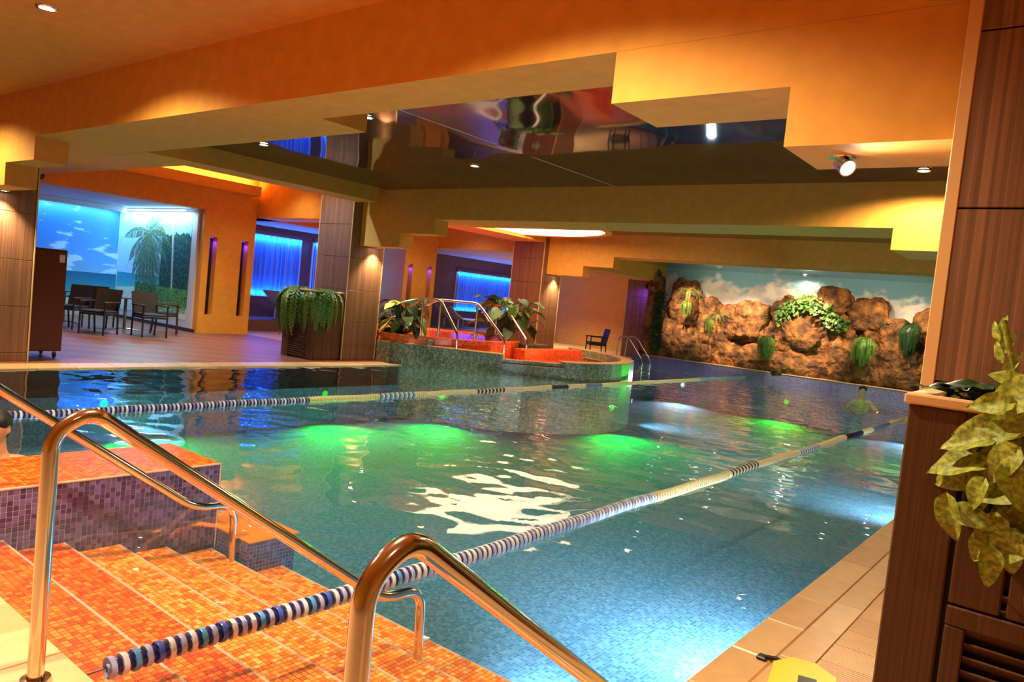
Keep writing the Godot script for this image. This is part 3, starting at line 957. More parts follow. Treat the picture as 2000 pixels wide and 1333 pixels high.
func frond(im: Image, base: Vector2, ang: float, length: float, droop: float, c0: Color, c1: Color, r: RandomNumberGenerator) -> void:
	var p := base
	var a := ang
	var n := int(length)
	for k in n:
		var u := float(k) / n
		p += Vector2(cos(a), sin(a))
		a += droop * (PI / 2 - a) / n * 2.0 if cos(ang) >= 0 else droop * (PI / 2 - a) / n * 2.0
		var wd := int(2 + 52.0 * sin(PI * minf(1.0, u * 1.1 + 0.08)) * 0.6)
		for s in [-1.0, 1.0]:
			if r.randf() < 0.35: continue
			var d := Vector2(cos(a + s * 1.0), sin(a + s * 1.0) + 0.55).normalized()
			var c := c0.lerp(c1, r.randf())
			for q in wd:
				var z := p + d * q
				if z.x >= 0 and z.y >= 0 and z.x < im.get_width() and z.y < im.get_height():
					im.set_pixelv(Vector2i(z), c)
		if p.x >= 1 and p.y >= 1 and p.x < im.get_width() - 1 and p.y < im.get_height() - 1:
			im.set_pixelv(Vector2i(p), c8(170, 180, 80))
			im.set_pixelv(Vector2i(p) + Vector2i(0, 1), c8(150, 165, 70))

func beach_palm() -> ImageTexture:
	var w := 512
	var h := 420
	var im := Image.create(w, h, false, Image.FORMAT_RGB8)
	var f := FastNoiseLite.new()
	f.seed = 5
	f.frequency = 0.02
	f.fractal_octaves = 4
	var r := RandomNumberGenerator.new()
	r.seed = 9
	for y in h:
		for x in w:
			var v := float(y) / h
			var u := float(x) / w
			var c: Color
			if v < 0.62: c = c8(150, 196, 232).lerp(c8(176, 214, 238), v / 0.62)
			elif v < 0.78 - 0.1 * u: c = c8(36, 140, 176).lerp(c8(90, 200, 200), (v - 0.62) / 0.16)
			else: c = c8(222, 214, 186).lerp(c8(240, 236, 222), 0.5 + 0.5 * f.get_noise_2d(x, y))
			var g := 0.4 + 0.25 * f.get_noise_2d(x * 1.2, 7.0)
			if u > 0.62 and v > 0.12 + g * 0.2 and v < 0.9:   # jungle on the right
				var q := f.get_noise_2d(x * 3.0, y * 3.0)
				c = c8(14, 44, 40).lerp(c8(44, 120, 44), smoothstep(-0.2, 0.5, q))
			elif u > 0.28 and v > 0.66 + 0.1 * g and v < 0.84:
				var q := f.get_noise_2d(x * 4.0, y * 4.0)
				c = c8(30, 70, 24).lerp(c8(110, 150, 50), smoothstep(-0.3, 0.5, q))
			im.set_pixel(x, y, c)
	for y in range(20, 330):   # pale trunk
		for k in 13:
			im.set_pixel(int(382 + (y - 20) * 0.07) + k, y, c8(214, 206, 190) if k < 8 else c8(150, 140, 124))
	for a in [[3.5, 230, 0.35], [2.9, 230, 0.6], [-0.35, 200, 0.5], [0.2, 210, 0.6], [-0.9, 150, 0.6], [-2.2, 150, 0.7], [2.5, 260, 0.8], [0.7, 260, 0.9], [2.2, 280, 0.9], [1.0, 280, 0.9], [2.0, 280, 1.0], [1.2, 280, 1.0], [1.7, 290, 1.0], [1.45, 290, 1.0]]:
		frond(im, Vector2(225, 86), a[0], a[1], a[2], c8(26, 52, 30), c8(104, 128, 46), r)
	for k in 2200:   # bright undergrowth at the lower right
		var q := Vector2i(r.randi_range(300, 505), r.randi_range(300, 395))
		im.fill_rect(Rect2i(q, Vector2i(r.randi_range(2, 6), r.randi_range(2, 4))), c8(40, 130, 40).lerp(c8(150, 200, 70), r.randf()))
	return ImageTexture.create_from_image(im)

func armchair_proto(label: String, at: Vector3, turn: float) -> Node3D:
	var t := thing("wicker_armchair", label, "chair", at, turn, "dark wicker armchairs in the lounge")
	for s in [-1.0, 1.0]:
		part("leg", MB.new().tube(path([Vector3(0.24 * s, 0, -0.25), Vector3(0.24 * s, 0.64, -0.24)]), 0.018, 8), M.wicker, t)
		part("leg", MB.new().tube(path([Vector3(0.23 * s, 0, 0.26), Vector3(0.24 * s, 0.45, 0.22), Vector3(0.235 * s, 0.64, 0.24)]), 0.018, 8), M.wicker, t)
		part("armrest", MB.new().box(Vector3(0.215 * s, 0.62, -0.28), Vector3(0.275 * s, 0.65, 0.25), 0.008), M.wicker, t)
	part("seat", MB.new().box(Vector3(-0.25, 0.38, -0.26), Vector3(0.25, 0.43, 0.25), 0.012), M.wicker, t)
	part("seat_cushion", MB.new().box(Vector3(-0.23, 0.43, -0.25), Vector3(0.23, 0.475, 0.22), 0.018), M.cushion, t)
	part("backrest", MB.new().sheet(9, 6, func(u, v2):
		return Vector3(lerpf(-0.245, 0.245, u) * (1.0 + 0.04 * v2), lerpf(0.43, 0.89, v2), 0.225 + 0.09 * v2 + 0.04 * cos((u - 0.5) * 2.6) - 0.03), false).sheet(9, 6, func(u, v2):
		return Vector3(lerpf(-0.245, 0.245, u) * (1.0 + 0.04 * v2), lerpf(0.43, 0.89, v2), 0.255 + 0.09 * v2 + 0.04 * cos((u - 0.5) * 2.6) - 0.03), true), M.wicker, t)
	return t

func planter(x0: float, x1: float, z0: float, z1: float, top: float, base: float, label: String) -> Node3D:
	# open wooden trough with upright boards, a louvre grille at the front and a pale rim
	var t := thing("wooden_planter", label, "planter", Vector3((x0 + x1) / 2, base, (z0 + z1) / 2))
	var hx := (x1 - x0) / 2
	var hz := absf(z1 - z0) / 2
	var h := top - base
	part("body", MB.new().box(Vector3(-hx + 0.03, 0, -hz + 0.02), Vector3(hx - 0.03, h - 0.12, hz - 0.03)), M.wood_dark, t)
	var gy := 0.98 - base
	var b0 := -hx
	var wd := [0.16, 0.135, 0.135, 0.135, 0.135, 0.135, 0.17]
	for k in 7:
		var b1 := minf(b0 + wd[k], hx) if k < 6 else hx + 0.012
		part("board", MB.new().box(Vector3(b0, 0.0 if k == 0 or k == 6 else gy, hz - 0.03), Vector3(b1 - 0.012, h - 0.03, hz), 0.005), M.wood_board, t)
		b0 = b1
	var g0: float = -hx + wd[0]
	var g1: float = g0 + 5 * 0.135
	part("grille_frame", MB.new().box(Vector3(g0, gy - 0.06, hz - 0.028), Vector3(g1 - 0.012, gy - 0.004, hz + 0.004), 0.004).box(Vector3(g0, 0, hz - 0.028), Vector3(g0 + 0.05, gy - 0.06, hz + 0.004), 0.004).box(Vector3(g1 - 0.062, 0, hz - 0.028), Vector3(g1 - 0.012, gy - 0.06, hz + 0.004), 0.004), M.wood_board, t)
	for k in 19:
		var y := 0.05 + k * 0.039
		part("grille_slat", MB.new().box(Vector3(g0 + 0.05, -0.014, -0.004), Vector3(g1 - 0.062, 0.014, 0.004), 0.002, Transform3D(Basis(Vector3.RIGHT, 0.7), Vector3(0, y, hz - 0.012))), M.wood_board, t)
	for s in [-1.0, 1.0]:
		for k in 3:
			var a := lerpf(-hz, hz - 0.032, k / 3.0)
			var b := lerpf(-hz, hz - 0.032, (k + 1) / 3.0) - 0.006
			part("board", MB.new().box(Vector3(s * hx, 0, a), Vector3(s * (hx - 0.03), h - 0.03, b), 0.004), M.wood_board, t)
	part("rim", MB.new().box(Vector3(-hx - 0.012, h - 0.03, hz - 0.05), Vector3(hx + 0.012, h, hz + 0.012), 0.005).box(Vector3(-hx - 0.012, h - 0.03, -hz), Vector3(-hx + 0.05, h, hz - 0.05), 0.005).box(Vector3(hx - 0.05, h - 0.03, -hz), Vector3(hx + 0.012, h, hz - 0.05), 0.005), M.trim, t)
	part("soil", MB.new().box(Vector3(-hx + 0.03, h - 0.13, -hz + 0.02), Vector3(hx - 0.03, h - 0.1, hz - 0.03)), M.soil, t)
	return t

func lounger_proto(label: String, at: Vector3, turn: float) -> Node3D:
	var t := thing("sun_lounger", label, "lounger", at, turn, "white loungers in the alcoves")
	var prof := [Vector2(-0.95, 0.34), Vector2(-0.2, 0.33), Vector2(0.15, 0.36), Vector2(0.5, 0.52), Vector2(0.9, 0.78)]
	part("bed", MB.new().sheet(3, 5, func(u, v2):
		var p: Vector2 = prof[int(round(v2 * 4))]
		return Vector3(lerpf(-0.32, 0.32, u), p.y, p.x), true).sheet(3, 5, func(u, v2):
		var p: Vector2 = prof[int(round(v2 * 4))]
		return Vector3(lerpf(-0.32, 0.32, u), p.y - 0.035, p.x), false), M.white_plastic, t)
	for s in [-1.0, 1.0]:
		part("side_rail", MB.new().tube(path([Vector3(0.33 * s, 0.32, -0.96), Vector3(0.33 * s, 0.31, -0.2), Vector3(0.33 * s, 0.34, 0.15), Vector3(0.33 * s, 0.5, 0.5), Vector3(0.33 * s, 0.76, 0.9)]), 0.022, 8), M.white_plastic, t)
		for z in [-0.75, 0.35]:
			part("leg", MB.new().tube(path([Vector3(0.3 * s, 0, z), Vector3(0.3 * s, 0.32, z)]), 0.025, 8), M.white_plastic, t)
	return t

func lounge() -> void:
	var m := mat("sea_print", Color.WHITE, 0.55)
	m.albedo_texture = beach_sea()
	m = mat("palm_print", Color.WHITE, 0.55)
	m.albedo_texture = beach_palm()
	var sea := MB.new()
	sea.quad(Vector3(0.005, 0, 2.6), Vector3(0.005, 0, -2.6), Vector3(0.005, 2.5, -2.6), Vector3(0.005, 2.5, 2.6))
	sea.box(Vector3(0, 0, -2.6), Vector3(0.004, 2.5, 2.6))
	tag(part("beach_picture", sea, M.sea_print, self, Vector3(-20.2, 0.45, -6.28)), "large wall print of blue sky over a turquoise sea", "wall print", "beach wall prints")
	taken["beach_picture"] = 0
	var palm := MB.new()
	palm.quad(Vector3(-1.8, 0, 0.005), Vector3(1.8, 0, 0.005), Vector3(1.8, 2.46, 0.005), Vector3(-1.8, 2.46, 0.005))
	palm.box(Vector3(-1.8, 0, 0), Vector3(1.8, 2.46, 0.004))
	tag(part(numbered("beach_picture"), palm, M.palm_print, self, Vector3(-18.38, 0.45, -8.9)), "large wall print of a drooping palm on a white beach", "wall print", "beach wall prints")
	struct("platform", bx(-18.5, -17.2, 0.1, 0.5, -10.3, -15.15, 0.01), M.plaster_plum)
	struct("platform", bx(-18.5, -16.7, 0.1, 0.5, -16.6, -23.98, 0.01), M.plaster_plum)
	# tables
	var tb := [[Vector3(-17.468, 0.2, -6.646), "dark round cafe table on a chrome foot, by the sea picture"], [Vector3(-16.092, 0.2, -7.31), "dark round cafe table on a chrome foot, before the palm picture"]]
	for a in tb:
		var t := thing("cafe_table", a[1], "table", a[0], 0.0, "cafe tables in the lounge")
		part("tabletop", MB.new().lathe([Vector2(0.0, 0.7), Vector2(0.37, 0.7), Vector2(0.385, 0.712), Vector2(0.37, 0.726), Vector2(0.0, 0.726)], 28), M.wicker, t)
		part("column", MB.new().tube(path([Vector3(0, 0.02, 0), Vector3(0, 0.7, 0)]), 0.03, 12), M.chrome_dark, t)
		for k in 4:
			var d := Vector3(cos(k * PI / 2 + 0.4), 0, sin(k * PI / 2 + 0.4))
			part("foot", MB.new().tube(path([Vector3(0, 0.06, 0), d * 0.18 + Vector3(0, 0.045, 0), d * 0.3 + Vector3(0, 0.015, 0)]), 0.016, 8), M.steel, t)
	var ch := armchair_proto("dark wicker armchair half hidden behind the brown cabinet", Vector3(-16.472, 0.2, -6.408), -2.6)
	copy(ch, "dark wicker armchair with blue seat between the two cafe tables", Vector3(-16.899, 0.2, -7.12), 0.9)
	copy(ch, "dark wicker armchair turned sideways, second from the cabinet", Vector3(-15.38, 0.2, -6.503), -2.5)
	copy(ch, "dark wicker armchair with its back to the pool, nearest the deck edge", Vector3(-15.047, 0.2, -7.329), -1.6)
	copy(ch, "dark wicker armchair in front of the palm picture's lower right corner", Vector3(-15.902, 0.2, -8.07), -0.5)
	# cabinet on castors behind the left pillar
	var c := thing("rolling_cabinet", "tall brown glossy cabinet on castors beside the left pillar", "cabinet", Vector3(-11.93, 0.2, -4.17))
	part("body", MB.new().box(Vector3(-0.3, 0.1, -0.26), Vector3(0.3, 1.55, 0.26), 0.01), M.cabinet_brown, c)
	part("door", MB.new().box(Vector3(0.3, 0.12, -0.25), Vector3(0.325, 1.53, 0.25), 0.006), M.cabinet_brown, c)
	part("paper_label", MB.new().box(Vector3(0.325, 1.37, -0.22), Vector3(0.328, 1.48, -0.15)), M.paper, c)
	for s in [-1.0, 1.0]:
		for q in [-1.0, 1.0]:
			var w := part("castor", MB.new().lathe([Vector2(0.0, -0.015), Vector2(0.04, -0.015), Vector2(0.045, 0.0), Vector2(0.04, 0.015), Vector2(0.0, 0.015)], 14, Transform3D(Basis(Vector3.RIGHT, PI / 2), Vector3(0.24 * s, 0.045, 0.19 * q))), M.black_plastic, c)
			part("fork", MB.new().box(Vector3(0.22 * s, 0.05, 0.17 * q), Vector3(0.26 * s, 0.1, 0.21 * q)), M.chrome_dark, w)
	planter(-12.25, -11.3, -8.52, -9.15, 1.5, 0.2, "brown wooden planter with fern, standing before the middle pillar")
	planter(-0.41, 0.58, -2.4, -3.02, 1.547, 0.277, "big brown wooden planter in the right foreground")
	var lo := lounger_proto("white lounger before the curtain of the first alcove", Vector3(-17.75, 0.5, -12.6), 0.35)
	copy(lo, "white lounger before the wide curtain, behind the whirlpool rails", Vector3(-17.7, 0.5, -19.4), 0.1)
	copy(lo, "white lounger deepest in the far alcove", Vector3(-17.6, 0.5, -21.9), 0.1)
	# far deck: chair, ladder, shoes
	copy(ch, "lone dark armchair on the far deck by the pool ladder", Vector3(-11.75, 0.2, -19.1), 2.4)
	var ld := thing("pool_ladder", "steel pool ladder with two curved rails at the far deck", "ladder", Vector3(-10.72, 0.2, -19.75))
	for s in [-1.0, 1.0]:
		part("rail", MB.new().tube(rounded([Vector3(-0.55, 0, 0.25 * s), Vector3(-0.5, 0.72, 0.25 * s), Vector3(-0.2, 0.75, 0.25 * s), Vector3(0.35, 0.1, 0.25 * s), Vector3(0.36, -0.7, 0.25 * s)], 0.14, 6), 0.02, 10), M.steel, ld)
	for k in 3:
		part("rung", MB.new().box(Vector3(0.3, -0.25 - k * 0.22, -0.25), Vector3(0.4, -0.23 - k * 0.22, 0.25), 0.005), M.steel, ld)
	var sc := thing("security_camera", "black dome camera hanging from the bulkhead above the beach pictures", "camera", Vector3(-16.1, 3.16, -5.55))
	part("mount", MB.new().lathe([Vector2(0.03, 0.0), Vector2(0.05, 0.12), Vector2(0.0, 0.13)], 12), M.white_plastic, sc)
	part("dome", MB.new().lathe([Vector2(0.0, -0.11), Vector2(0.06, -0.09), Vector2(0.085, -0.04), Vector2(0.085, 0.0), Vector2(0.0, 0.01)], 14), M.black_plastic, sc)
	sc = thing("wall_spot", "small black swivel lamp on the purple lit far pillar", "lamp", Vector3(-11.5, 2.55, -21.43))
	part("bracket", MB.new().tube(path([Vector3(0, 0.12, -0.07), Vector3(0, 0.1, 0.03), Vector3(0, 0.03, 0.05)]), 0.015, 8), M.black_plastic, sc)
	part("head", MB.new().lathe([Vector2(0.0, -0.06), Vector2(0.05, -0.06), Vector2(0.055, 0.03), Vector2(0.03, 0.06), Vector2(0.0, 0.06)], 12, Transform3D(Basis(Vector3.RIGHT, 0.5), Vector3(0, -0.02, 0.07))), M.black_plastic, sc)
	part("glowing_lens", MB.new().lathe([Vector2(0.0, -0.064), Vector2(0.045, -0.062)], 12, Transform3D(Basis(Vector3.RIGHT, 0.5), Vector3(0, -0.02, 0.07))), M.led_violet_glow, sc)
	spot(sc, Vector3(0, -0.1, 0.3), Vector3(-0.2, -0.9, -0.1), Color(0.35, 0.22, 1.0), 1.0, 75.0, 0.05, 0.8)

# ---------------------------------------------------------------- whirlpool and rock wall
func offset_in(pts: Array, d: float) -> Array:
	var out := []
	for i in pts.size():
		var a: Vector2 = pts[maxi(i - 1, 0)]
		var b: Vector2 = pts[mini(i + 1, pts.size() - 1)]
		var t := (b - a).normalized()
		out.append(pts[i] + Vector2(-t.y, t.x) * d)
	return out

func wall_strip(a: Array, b: Array, y0: float, y1: float) -> MB:   # a wall between two plan lines of (x, z)
	var m := MB.new()
	for i in a.size() - 1:
		var p: Vector2 = a[i]; var q: Vector2 = a[i + 1]; var r: Vector2 = b[i + 1]; var s: Vector2 = b[i]
		m.quad(Vector3(q.x, y0, q.y), Vector3(p.x, y0, p.y), Vector3(p.x, y1, p.y), Vector3(q.x, y1, q.y))
		m.quad(Vector3(s.x, y0, s.y), Vector3(r.x, y0, r.y), Vector3(r.x, y1, r.y), Vector3(s.x, y1, s.y))
		m.quad(Vector3(p.x, y1, p.y), Vector3(s.x, y1, s.y), Vector3(r.x, y1, r.y), Vector3(q.x, y1, q.y))
		m.quad(Vector3(q.x, y0, q.y), Vector3(r.x, y0, r.y), Vector3(s.x, y0, s.y), Vector3(p.x, y0, p.y))
	var n := a.size() - 1
	m.quad(Vector3(a[0].x, y0, a[0].y), Vector3(b[0].x, y0, b[0].y), Vector3(b[0].x, y1, b[0].y), Vector3(a[0].x, y1, a[0].y))
	m.quad(Vector3(b[n].x, y0, b[n].y), Vector3(a[n].x, y0, a[n].y), Vector3(a[n].x, y1, a[n].y), Vector3(b[n].x, y1, b[n].y))
	return m

func whirlpool() -> void:
	var o := thing("whirlpool", "raised round whirlpool with olive mosaic walls and orange basin beside the pool", "whirlpool")
	var line := [Vector2(-10.996, -10.058), Vector2(-10.505, -10.299), Vector2(-9.834, -10.594), Vector2(-9.271, -10.862), Vector2(-8.895, -11.13), Vector2(-8.582, -11.425), Vector2(-8.314, -11.756), Vector2(-8.091, -12.114), Vector2(-7.912, -12.471), Vector2(-7.805, -12.874), Vector2(-7.76, -13.321), Vector2(-7.778, -13.768), Vector2(-7.858, -14.215), Vector2(-8.028, -14.706), Vector2(-8.314, -15.243), Vector2(-8.716, -15.734), Vector2(-9.298, -16.226), Vector2(-10.013, -16.628), Vector2(-10.996, -16.897)]
	var inner := offset_in(line, 0.286)
	if inner[9].x > line[9].x: inner = offset_in(line, -0.286)
	part("outer_wall", wall_strip(line.slice(0, 5), inner.slice(0, 5), -0.893, 0.618), M.olive_mosaic, o)
	part("outer_wall", wall_strip(line.slice(4, 8), inner.slice(4, 8), -0.893, 0.448), M.olive_mosaic, o)
	part("outer_wall", wall_strip(line.slice(7), inner.slice(7), -0.893, 0.564), M.olive_mosaic, o)
	var capa := offset_in(line, -0.02 if inner[9].x < line[9].x else 0.02)
	part("coping", wall_strip(capa.slice(0, 5), inner.slice(0, 5), 0.618, 0.631), M.trim, o)
	part("coping", wall_strip(capa.slice(7), inner.slice(7), 0.564, 0.578), M.trim, o)
	var lipa := offset_in(line, 0.197 if inner[9].x > line[9].x else -0.197)
	if lipa[6].distance_to(Vector2(-10.7, -13.4)) < line[6].distance_to(Vector2(-10.7, -13.4)): lipa = offset_in(line, -0.197)
	part("spout_lip", wall_strip(lipa.slice(4, 8), inner.slice(4, 8), 0.448, 0.52), M.olive_mosaic, o)
	part("spout_edge", wall_strip(lipa.slice(4, 8), inner.slice(4, 8), 0.52, 0.53), M.trim, o)
	# floor of the channel
	var pl := PackedVector2Array()
	for p in inner: pl.append(Vector2(p.x, -p.y))
	pl.append(Vector2(-11.13, 16.9)); pl.append(Vector2(-11.13, 10.0))
	part("channel_floor", MB.new().prism(pl, 0.45, Transform3D(FLAT, Vector3(0, 0.359, 0))), M.orange_mosaic, o)
	var wp := MB.new().prism(pl, 0.01, Transform3D(FLAT, Vector3(0, 0.475, 0)))
	tag(part("whirlpool_water", wp, M.basin_water, self), "shallow orange lit water in the outer ring of the whirlpool", "water", "", "stuff")
	# upper basin
	var c := Transform3D(Basis(), Vector3(-11.533, 0, -11.98))
	part("basin_wall", MB.new().lathe([Vector2(1.877, 0.269), Vector2(1.877, 0.77)], 48, c), M.orange_mosaic, o)
	part("basin_rim", MB.new().lathe([Vector2(1.886, 0.77), Vector2(1.895, 0.792), Vector2(1.654, 0.792), Vector2(1.645, 0.77)], 48, c), M.orange_mosaic, o)
	part("basin_floor", MB.new().lathe([Vector2(1.654, 0.77), Vector2(1.645, 0.359), Vector2(0.0, 0.359)], 48, c), M.orange_mosaic, o)
	tag(part("whirlpool_water_upper", MB.new().lathe([Vector2(1.654, 0.766), Vector2(0.0, 0.766)], 40, c), M.basin_water, self), "pinkish water in the raised upper basin of the whirlpool", "water", "", "stuff")
	part("step_wall", MB.new().box(Vector3(-9.7, 0.314, -12.471), Vector3(-9.387, 0.672, -14.706), 0.008), M.orange_mosaic, o)
	part("plant_box", MB.new().box(Vector3(-11.26, 0.19, -10.03), Vector3(-10.862, 0.627, -10.24), 0.01), M.olive_mosaic, o)
	part("plant_box", MB.new().box(Vector3(-11.086, 0.269, -10.505), Vector3(-10.236, 0.743, -10.907), 0.01), M.olive_mosaic, o)
	part("plant_box", MB.new().box(Vector3(-10.058, 0.269, -13.052), Vector3(-9.789, 0.743, -13.857), 0.01), M.olive_mosaic, o)
	var lamp := thing("whirlpool_lamp", "orange lamp inside the raised basin of the whirlpool", "pool light", Vector3(-11.354, 0.377, -11.98), 0.0)
	part("glowing_lens", MB.new().lathe([Vector2(0.12, 0.0), Vector2(0.1, 0.02), Vector2(0.0, 0.03)], 16), M.basin_lamp, lamp)
	omni(lamp, Vector3(0, 0.18, 0), Color(1.0, 0.4, 0.3), 1.6, 0.08)
	lamp = thing("whirlpool_lamp", "orange lamp in the outer ring of the whirlpool", "pool light", Vector3(-8.582, 0.368, -12.695), 0.0)
	part("glowing_lens", MB.new().lathe([Vector2(0.08, 0.0), Vector2(0.07, 0.02), Vector2(0.0, 0.03)], 16), M.basin_lamp, lamp)
	spot(lamp, Vector3(0, 0.05, 0), Vector3(-1.0, 0.35, 0.3), Color(1.0, 0.5, 0.22), 1.8, 75, 0.06, 0.8)
	lamp = thing("whirlpool_lamp", "orange lamp beside the far step wall of the whirlpool", "pool light", Vector3(-8.314, 0.368, -14.125), 0.0)
	part("glowing_lens", MB.new().lathe([Vector2(0.08, 0.0), Vector2(0.07, 0.02), Vector2(0.0, 0.03)], 16), M.basin_lamp, lamp)
	spot(lamp, Vector3(0, 0.05, 0), Vector3(-1.0, 0.2, 0.1), Color(1.0, 0.5, 0.22), 1.6, 75, 0.06, 0.8)
	# rails of the whirlpool steps
	var rails := [["steel whirlpool rail on the left, beside the broad leaved plant", [Vector3(-10.907, 1.414, -10.281), Vector3(-10.522, 1.539, -10.487), Vector3(-10.236, 1.539, -10.683), Vector3(-9.745, 0.913, -10.728), Vector3(-9.745, 0.538, -10.728)], [Vector3(-10.522, 0.788, -10.487)]],
		["steel whirlpool rail in the middle with a long level top", [Vector3(-10.817, 1.324, -10.639), Vector3(-10.505, 1.539, -10.907), Vector3(-10.111, 1.539, -11.658), Vector3(-9.45, 0.851, -11.837), Vector3(-9.45, 0.395, -11.837)], [Vector3(-10.478, 0.788, -10.951), Vector3(-10.111, 0.788, -11.658)]],
		["steel whirlpool rail on the right, before the tall plant", [Vector3(-10.773, 1.503, -12.784), Vector3(-10.37, 1.539, -12.874), Vector3(-9.459, 0.851, -12.605), Vector3(-9.459, 0.395, -12.605)], [Vector3(-10.522, 0.788, -12.811)]]]
	for r in rails:
		var t := thing("whirlpool_rail", r[0], "handrail", Vector3.ZERO, 0.0, "whirlpool handrails")
		part("tube", MB.new().tube(rounded(r[1], 0.1, 5), 0.026, 10), M.steel, t)
		for p in r[2]:
			part("post", MB.new().tube(path([p, Vector3(p.x, 1.52, p.z)]), 0.026, 10), M.steel, t)

func boulder(c: Vector3, e: Vector3, sd: int) -> MB:
	var f := FastNoiseLite.new()
	f.seed = sd
	f.frequency = 1.3
	f.fractal_octaves = 4
	var g := FastNoiseLite.new()
	g.seed = sd + 50
	g.noise_type = FastNoiseLite.TYPE_CELLULAR
	g.cellular_return_type = FastNoiseLite.RETURN_DISTANCE2_SUB
	g.frequency = 1.1
	var m := MB.new()
	m.sheet(49, 33, func(u, v2):
		var a: float = u * TAU
		var b: float = (v2 - 0.5) * PI
		var d := Vector3(cos(b) * cos(a), sin(b), cos(b) * sin(a))
		# squarish, cracked lump
		var q: float = pow(pow(absf(d.x), 3.0) + pow(absf(d.y), 3.0) + pow(absf(d.z), 3.0), -1.0 / 3.0)
		var p := d * e * q
		var s := p + c
		var k: float = 1.0 + 0.3 * f.get_noise_3dv(s) + 0.3 * (minf(g.get_noise_3dv(s * 1.6) + 1.0, 0.5) - 0.35) - 0.16 * absf(f.get_noise_3dv(s * 2.2))
		return c + p * k, true)
	return m

func rock_wall() -> void:
	var m := mat("rock", c8(178, 112, 52), 0.8)
	var t := noise_tex(0.012, 512, Color(0.3, 0.26, 0.2), Color(1.0, 0.98, 0.92), FastNoiseLite.TYPE_SIMPLEX_SMOOTH, 6, false, 44)
	m.albedo_texture = t
	m.heightmap_enabled = true
	m.heightmap_texture = noise_tex(0.014, 512, Color.BLACK, Color.WHITE, FastNoiseLite.TYPE_SIMPLEX_SMOOTH, 6, false, 45)
	m.heightmap_scale = 9.0
	triplanar(m, Vector3(0.45, 0.45, 0.45))
	m = mat("sky_print", Color.WHITE, 0.8)
	var w := 640
	var h := 160
	var im := Image.create(w, h, false, Image.FORMAT_RGB8)
	var f := FastNoiseLite.new()
	f.seed = 31
	f.frequency = 0.011
	f.fractal_octaves = 5
	for y in h:
		for x in w:
			var v := float(y) / h
			var edge := 0.14 + 0.12 * f.get_noise_2d(x * 1.4, 3.0)
			var c := c8(96, 136, 150).lerp(c8(134, 158, 164), v)
			c = c.lerp(c8(206, 190, 174).lerp(c8(170, 160, 156), smoothstep(-0.3, 0.4, f.get_noise_2d(x * 2.0, y * 2.6 + 200.0))), smoothstep(-0.06, 0.06, v - edge + 0.12 * f.get_noise_2d(x * 3.0, y * 5.0)))
			im.set_pixel(x, y, c)
	m.albedo_texture = ImageTexture.create_from_image(im)
	var sky := MB.new()
	sky.quad(Vector3(-5.3, 0, 0.006), Vector3(5.3, 0, 0.006), Vector3(5.3, 2.76, 0.006), Vector3(-5.3, 2.76, 0.006))
	sky.box(Vector3(-5.3, 0, 0), Vector3(5.3, 2.76, 0.005))
	tag(part("cloud_picture", sky, M.sky_print, self, Vector3(-5.95, 0.42, -21.46)), "painted sky with cream clouds on the wall behind the rocks", "wall print")
	var o := thing("rock_wall", "artificial brown rock wall of cracked boulders along the pool's far end", "rock wall", Vector3(0, 0.426, 0))
	var list := ROCKS
	var i := 0
	for r in list:
		var low: float = r[1] - r[3]
		var dz: float = -20.87 - 0.107 * ((i * 5) % 3) + (0.107 if r[1] < 1.25 else 0.0)
		part("boulder", boulder(Vector3(r[0], maxf(r[1], r[3]) - 0.426, dz), Vector3(r[2] * 1.12, r[3] * 1.05, minf(0.34, r[2])), 100 + i), M.rock, o)
		i += 1
	for k in 13:   # low ledge stones that close the foot of the wall
		part("boulder", boulder(Vector3(-10.75 + k * 0.77, 0.25, -20.79 - 0.09 * (k % 2)), Vector3(0.49, 0.32, 0.27), 300 + k), M.rock, o)
	part("rock_backing", boulder(Vector3(-10.192, 0.805, -21.233), Vector3(0.805, 1.073, 0.179), 400).add(boulder(Vector3(-8.493, 0.536, -21.233), Vector3(1.252, 0.805, 0.179), 401)).add(boulder(Vector3(-6.258, 0.805, -21.233), Vector3(1.162, 1.073, 0.179), 402)).add(boulder(Vector3(-4.112, 0.626, -21.233), Vector3(1.43, 0.894, 0.179), 403)), M.rock, o)

# ---------------------------------------------------------------- plants
const ROCKS := [[-10.889, 1.575, 0.268, 1.341], [-9.959, 2.093, 0.429, 0.769], [-10.379, 0.806, 0.402, 0.706], [-9.664, 0.833, 0.456, 0.617], [-8.904, 1.235, 0.527, 0.67], [-8.278, 1.709, 0.519, 0.519], [-7.742, 1.753, 0.474, 0.581], [-8.332, 0.627, 0.617, 0.447], [-7.474, 0.743, 0.501, 0.429], [-6.482, 1.709, 0.67, 0.84], [-5.847, 1.575, 0.519, 0.679], [-5.659, 2.531, 0.411, 0.367], [-6.607, 0.681, 0.635, 0.393], [-5.739, 0.663, 0.59, 0.411], [-4.774, 2.183, 0.438, 0.474], [-5.275, 1.432, 0.295, 0.742], [-4.497, 1.101, 0.626, 0.787], [-5.015, 0.895, 0.402, 0.536], [-3.8, 1.056, 0.581, 0.581], [-3.46, 2.022, 0.277, 0.447], [-7.17, 1.351, 0.358, 0.501], [-4.095, 1.762, 0.384, 0.384], [-9.155, 1.95, 0.331, 0.42]]
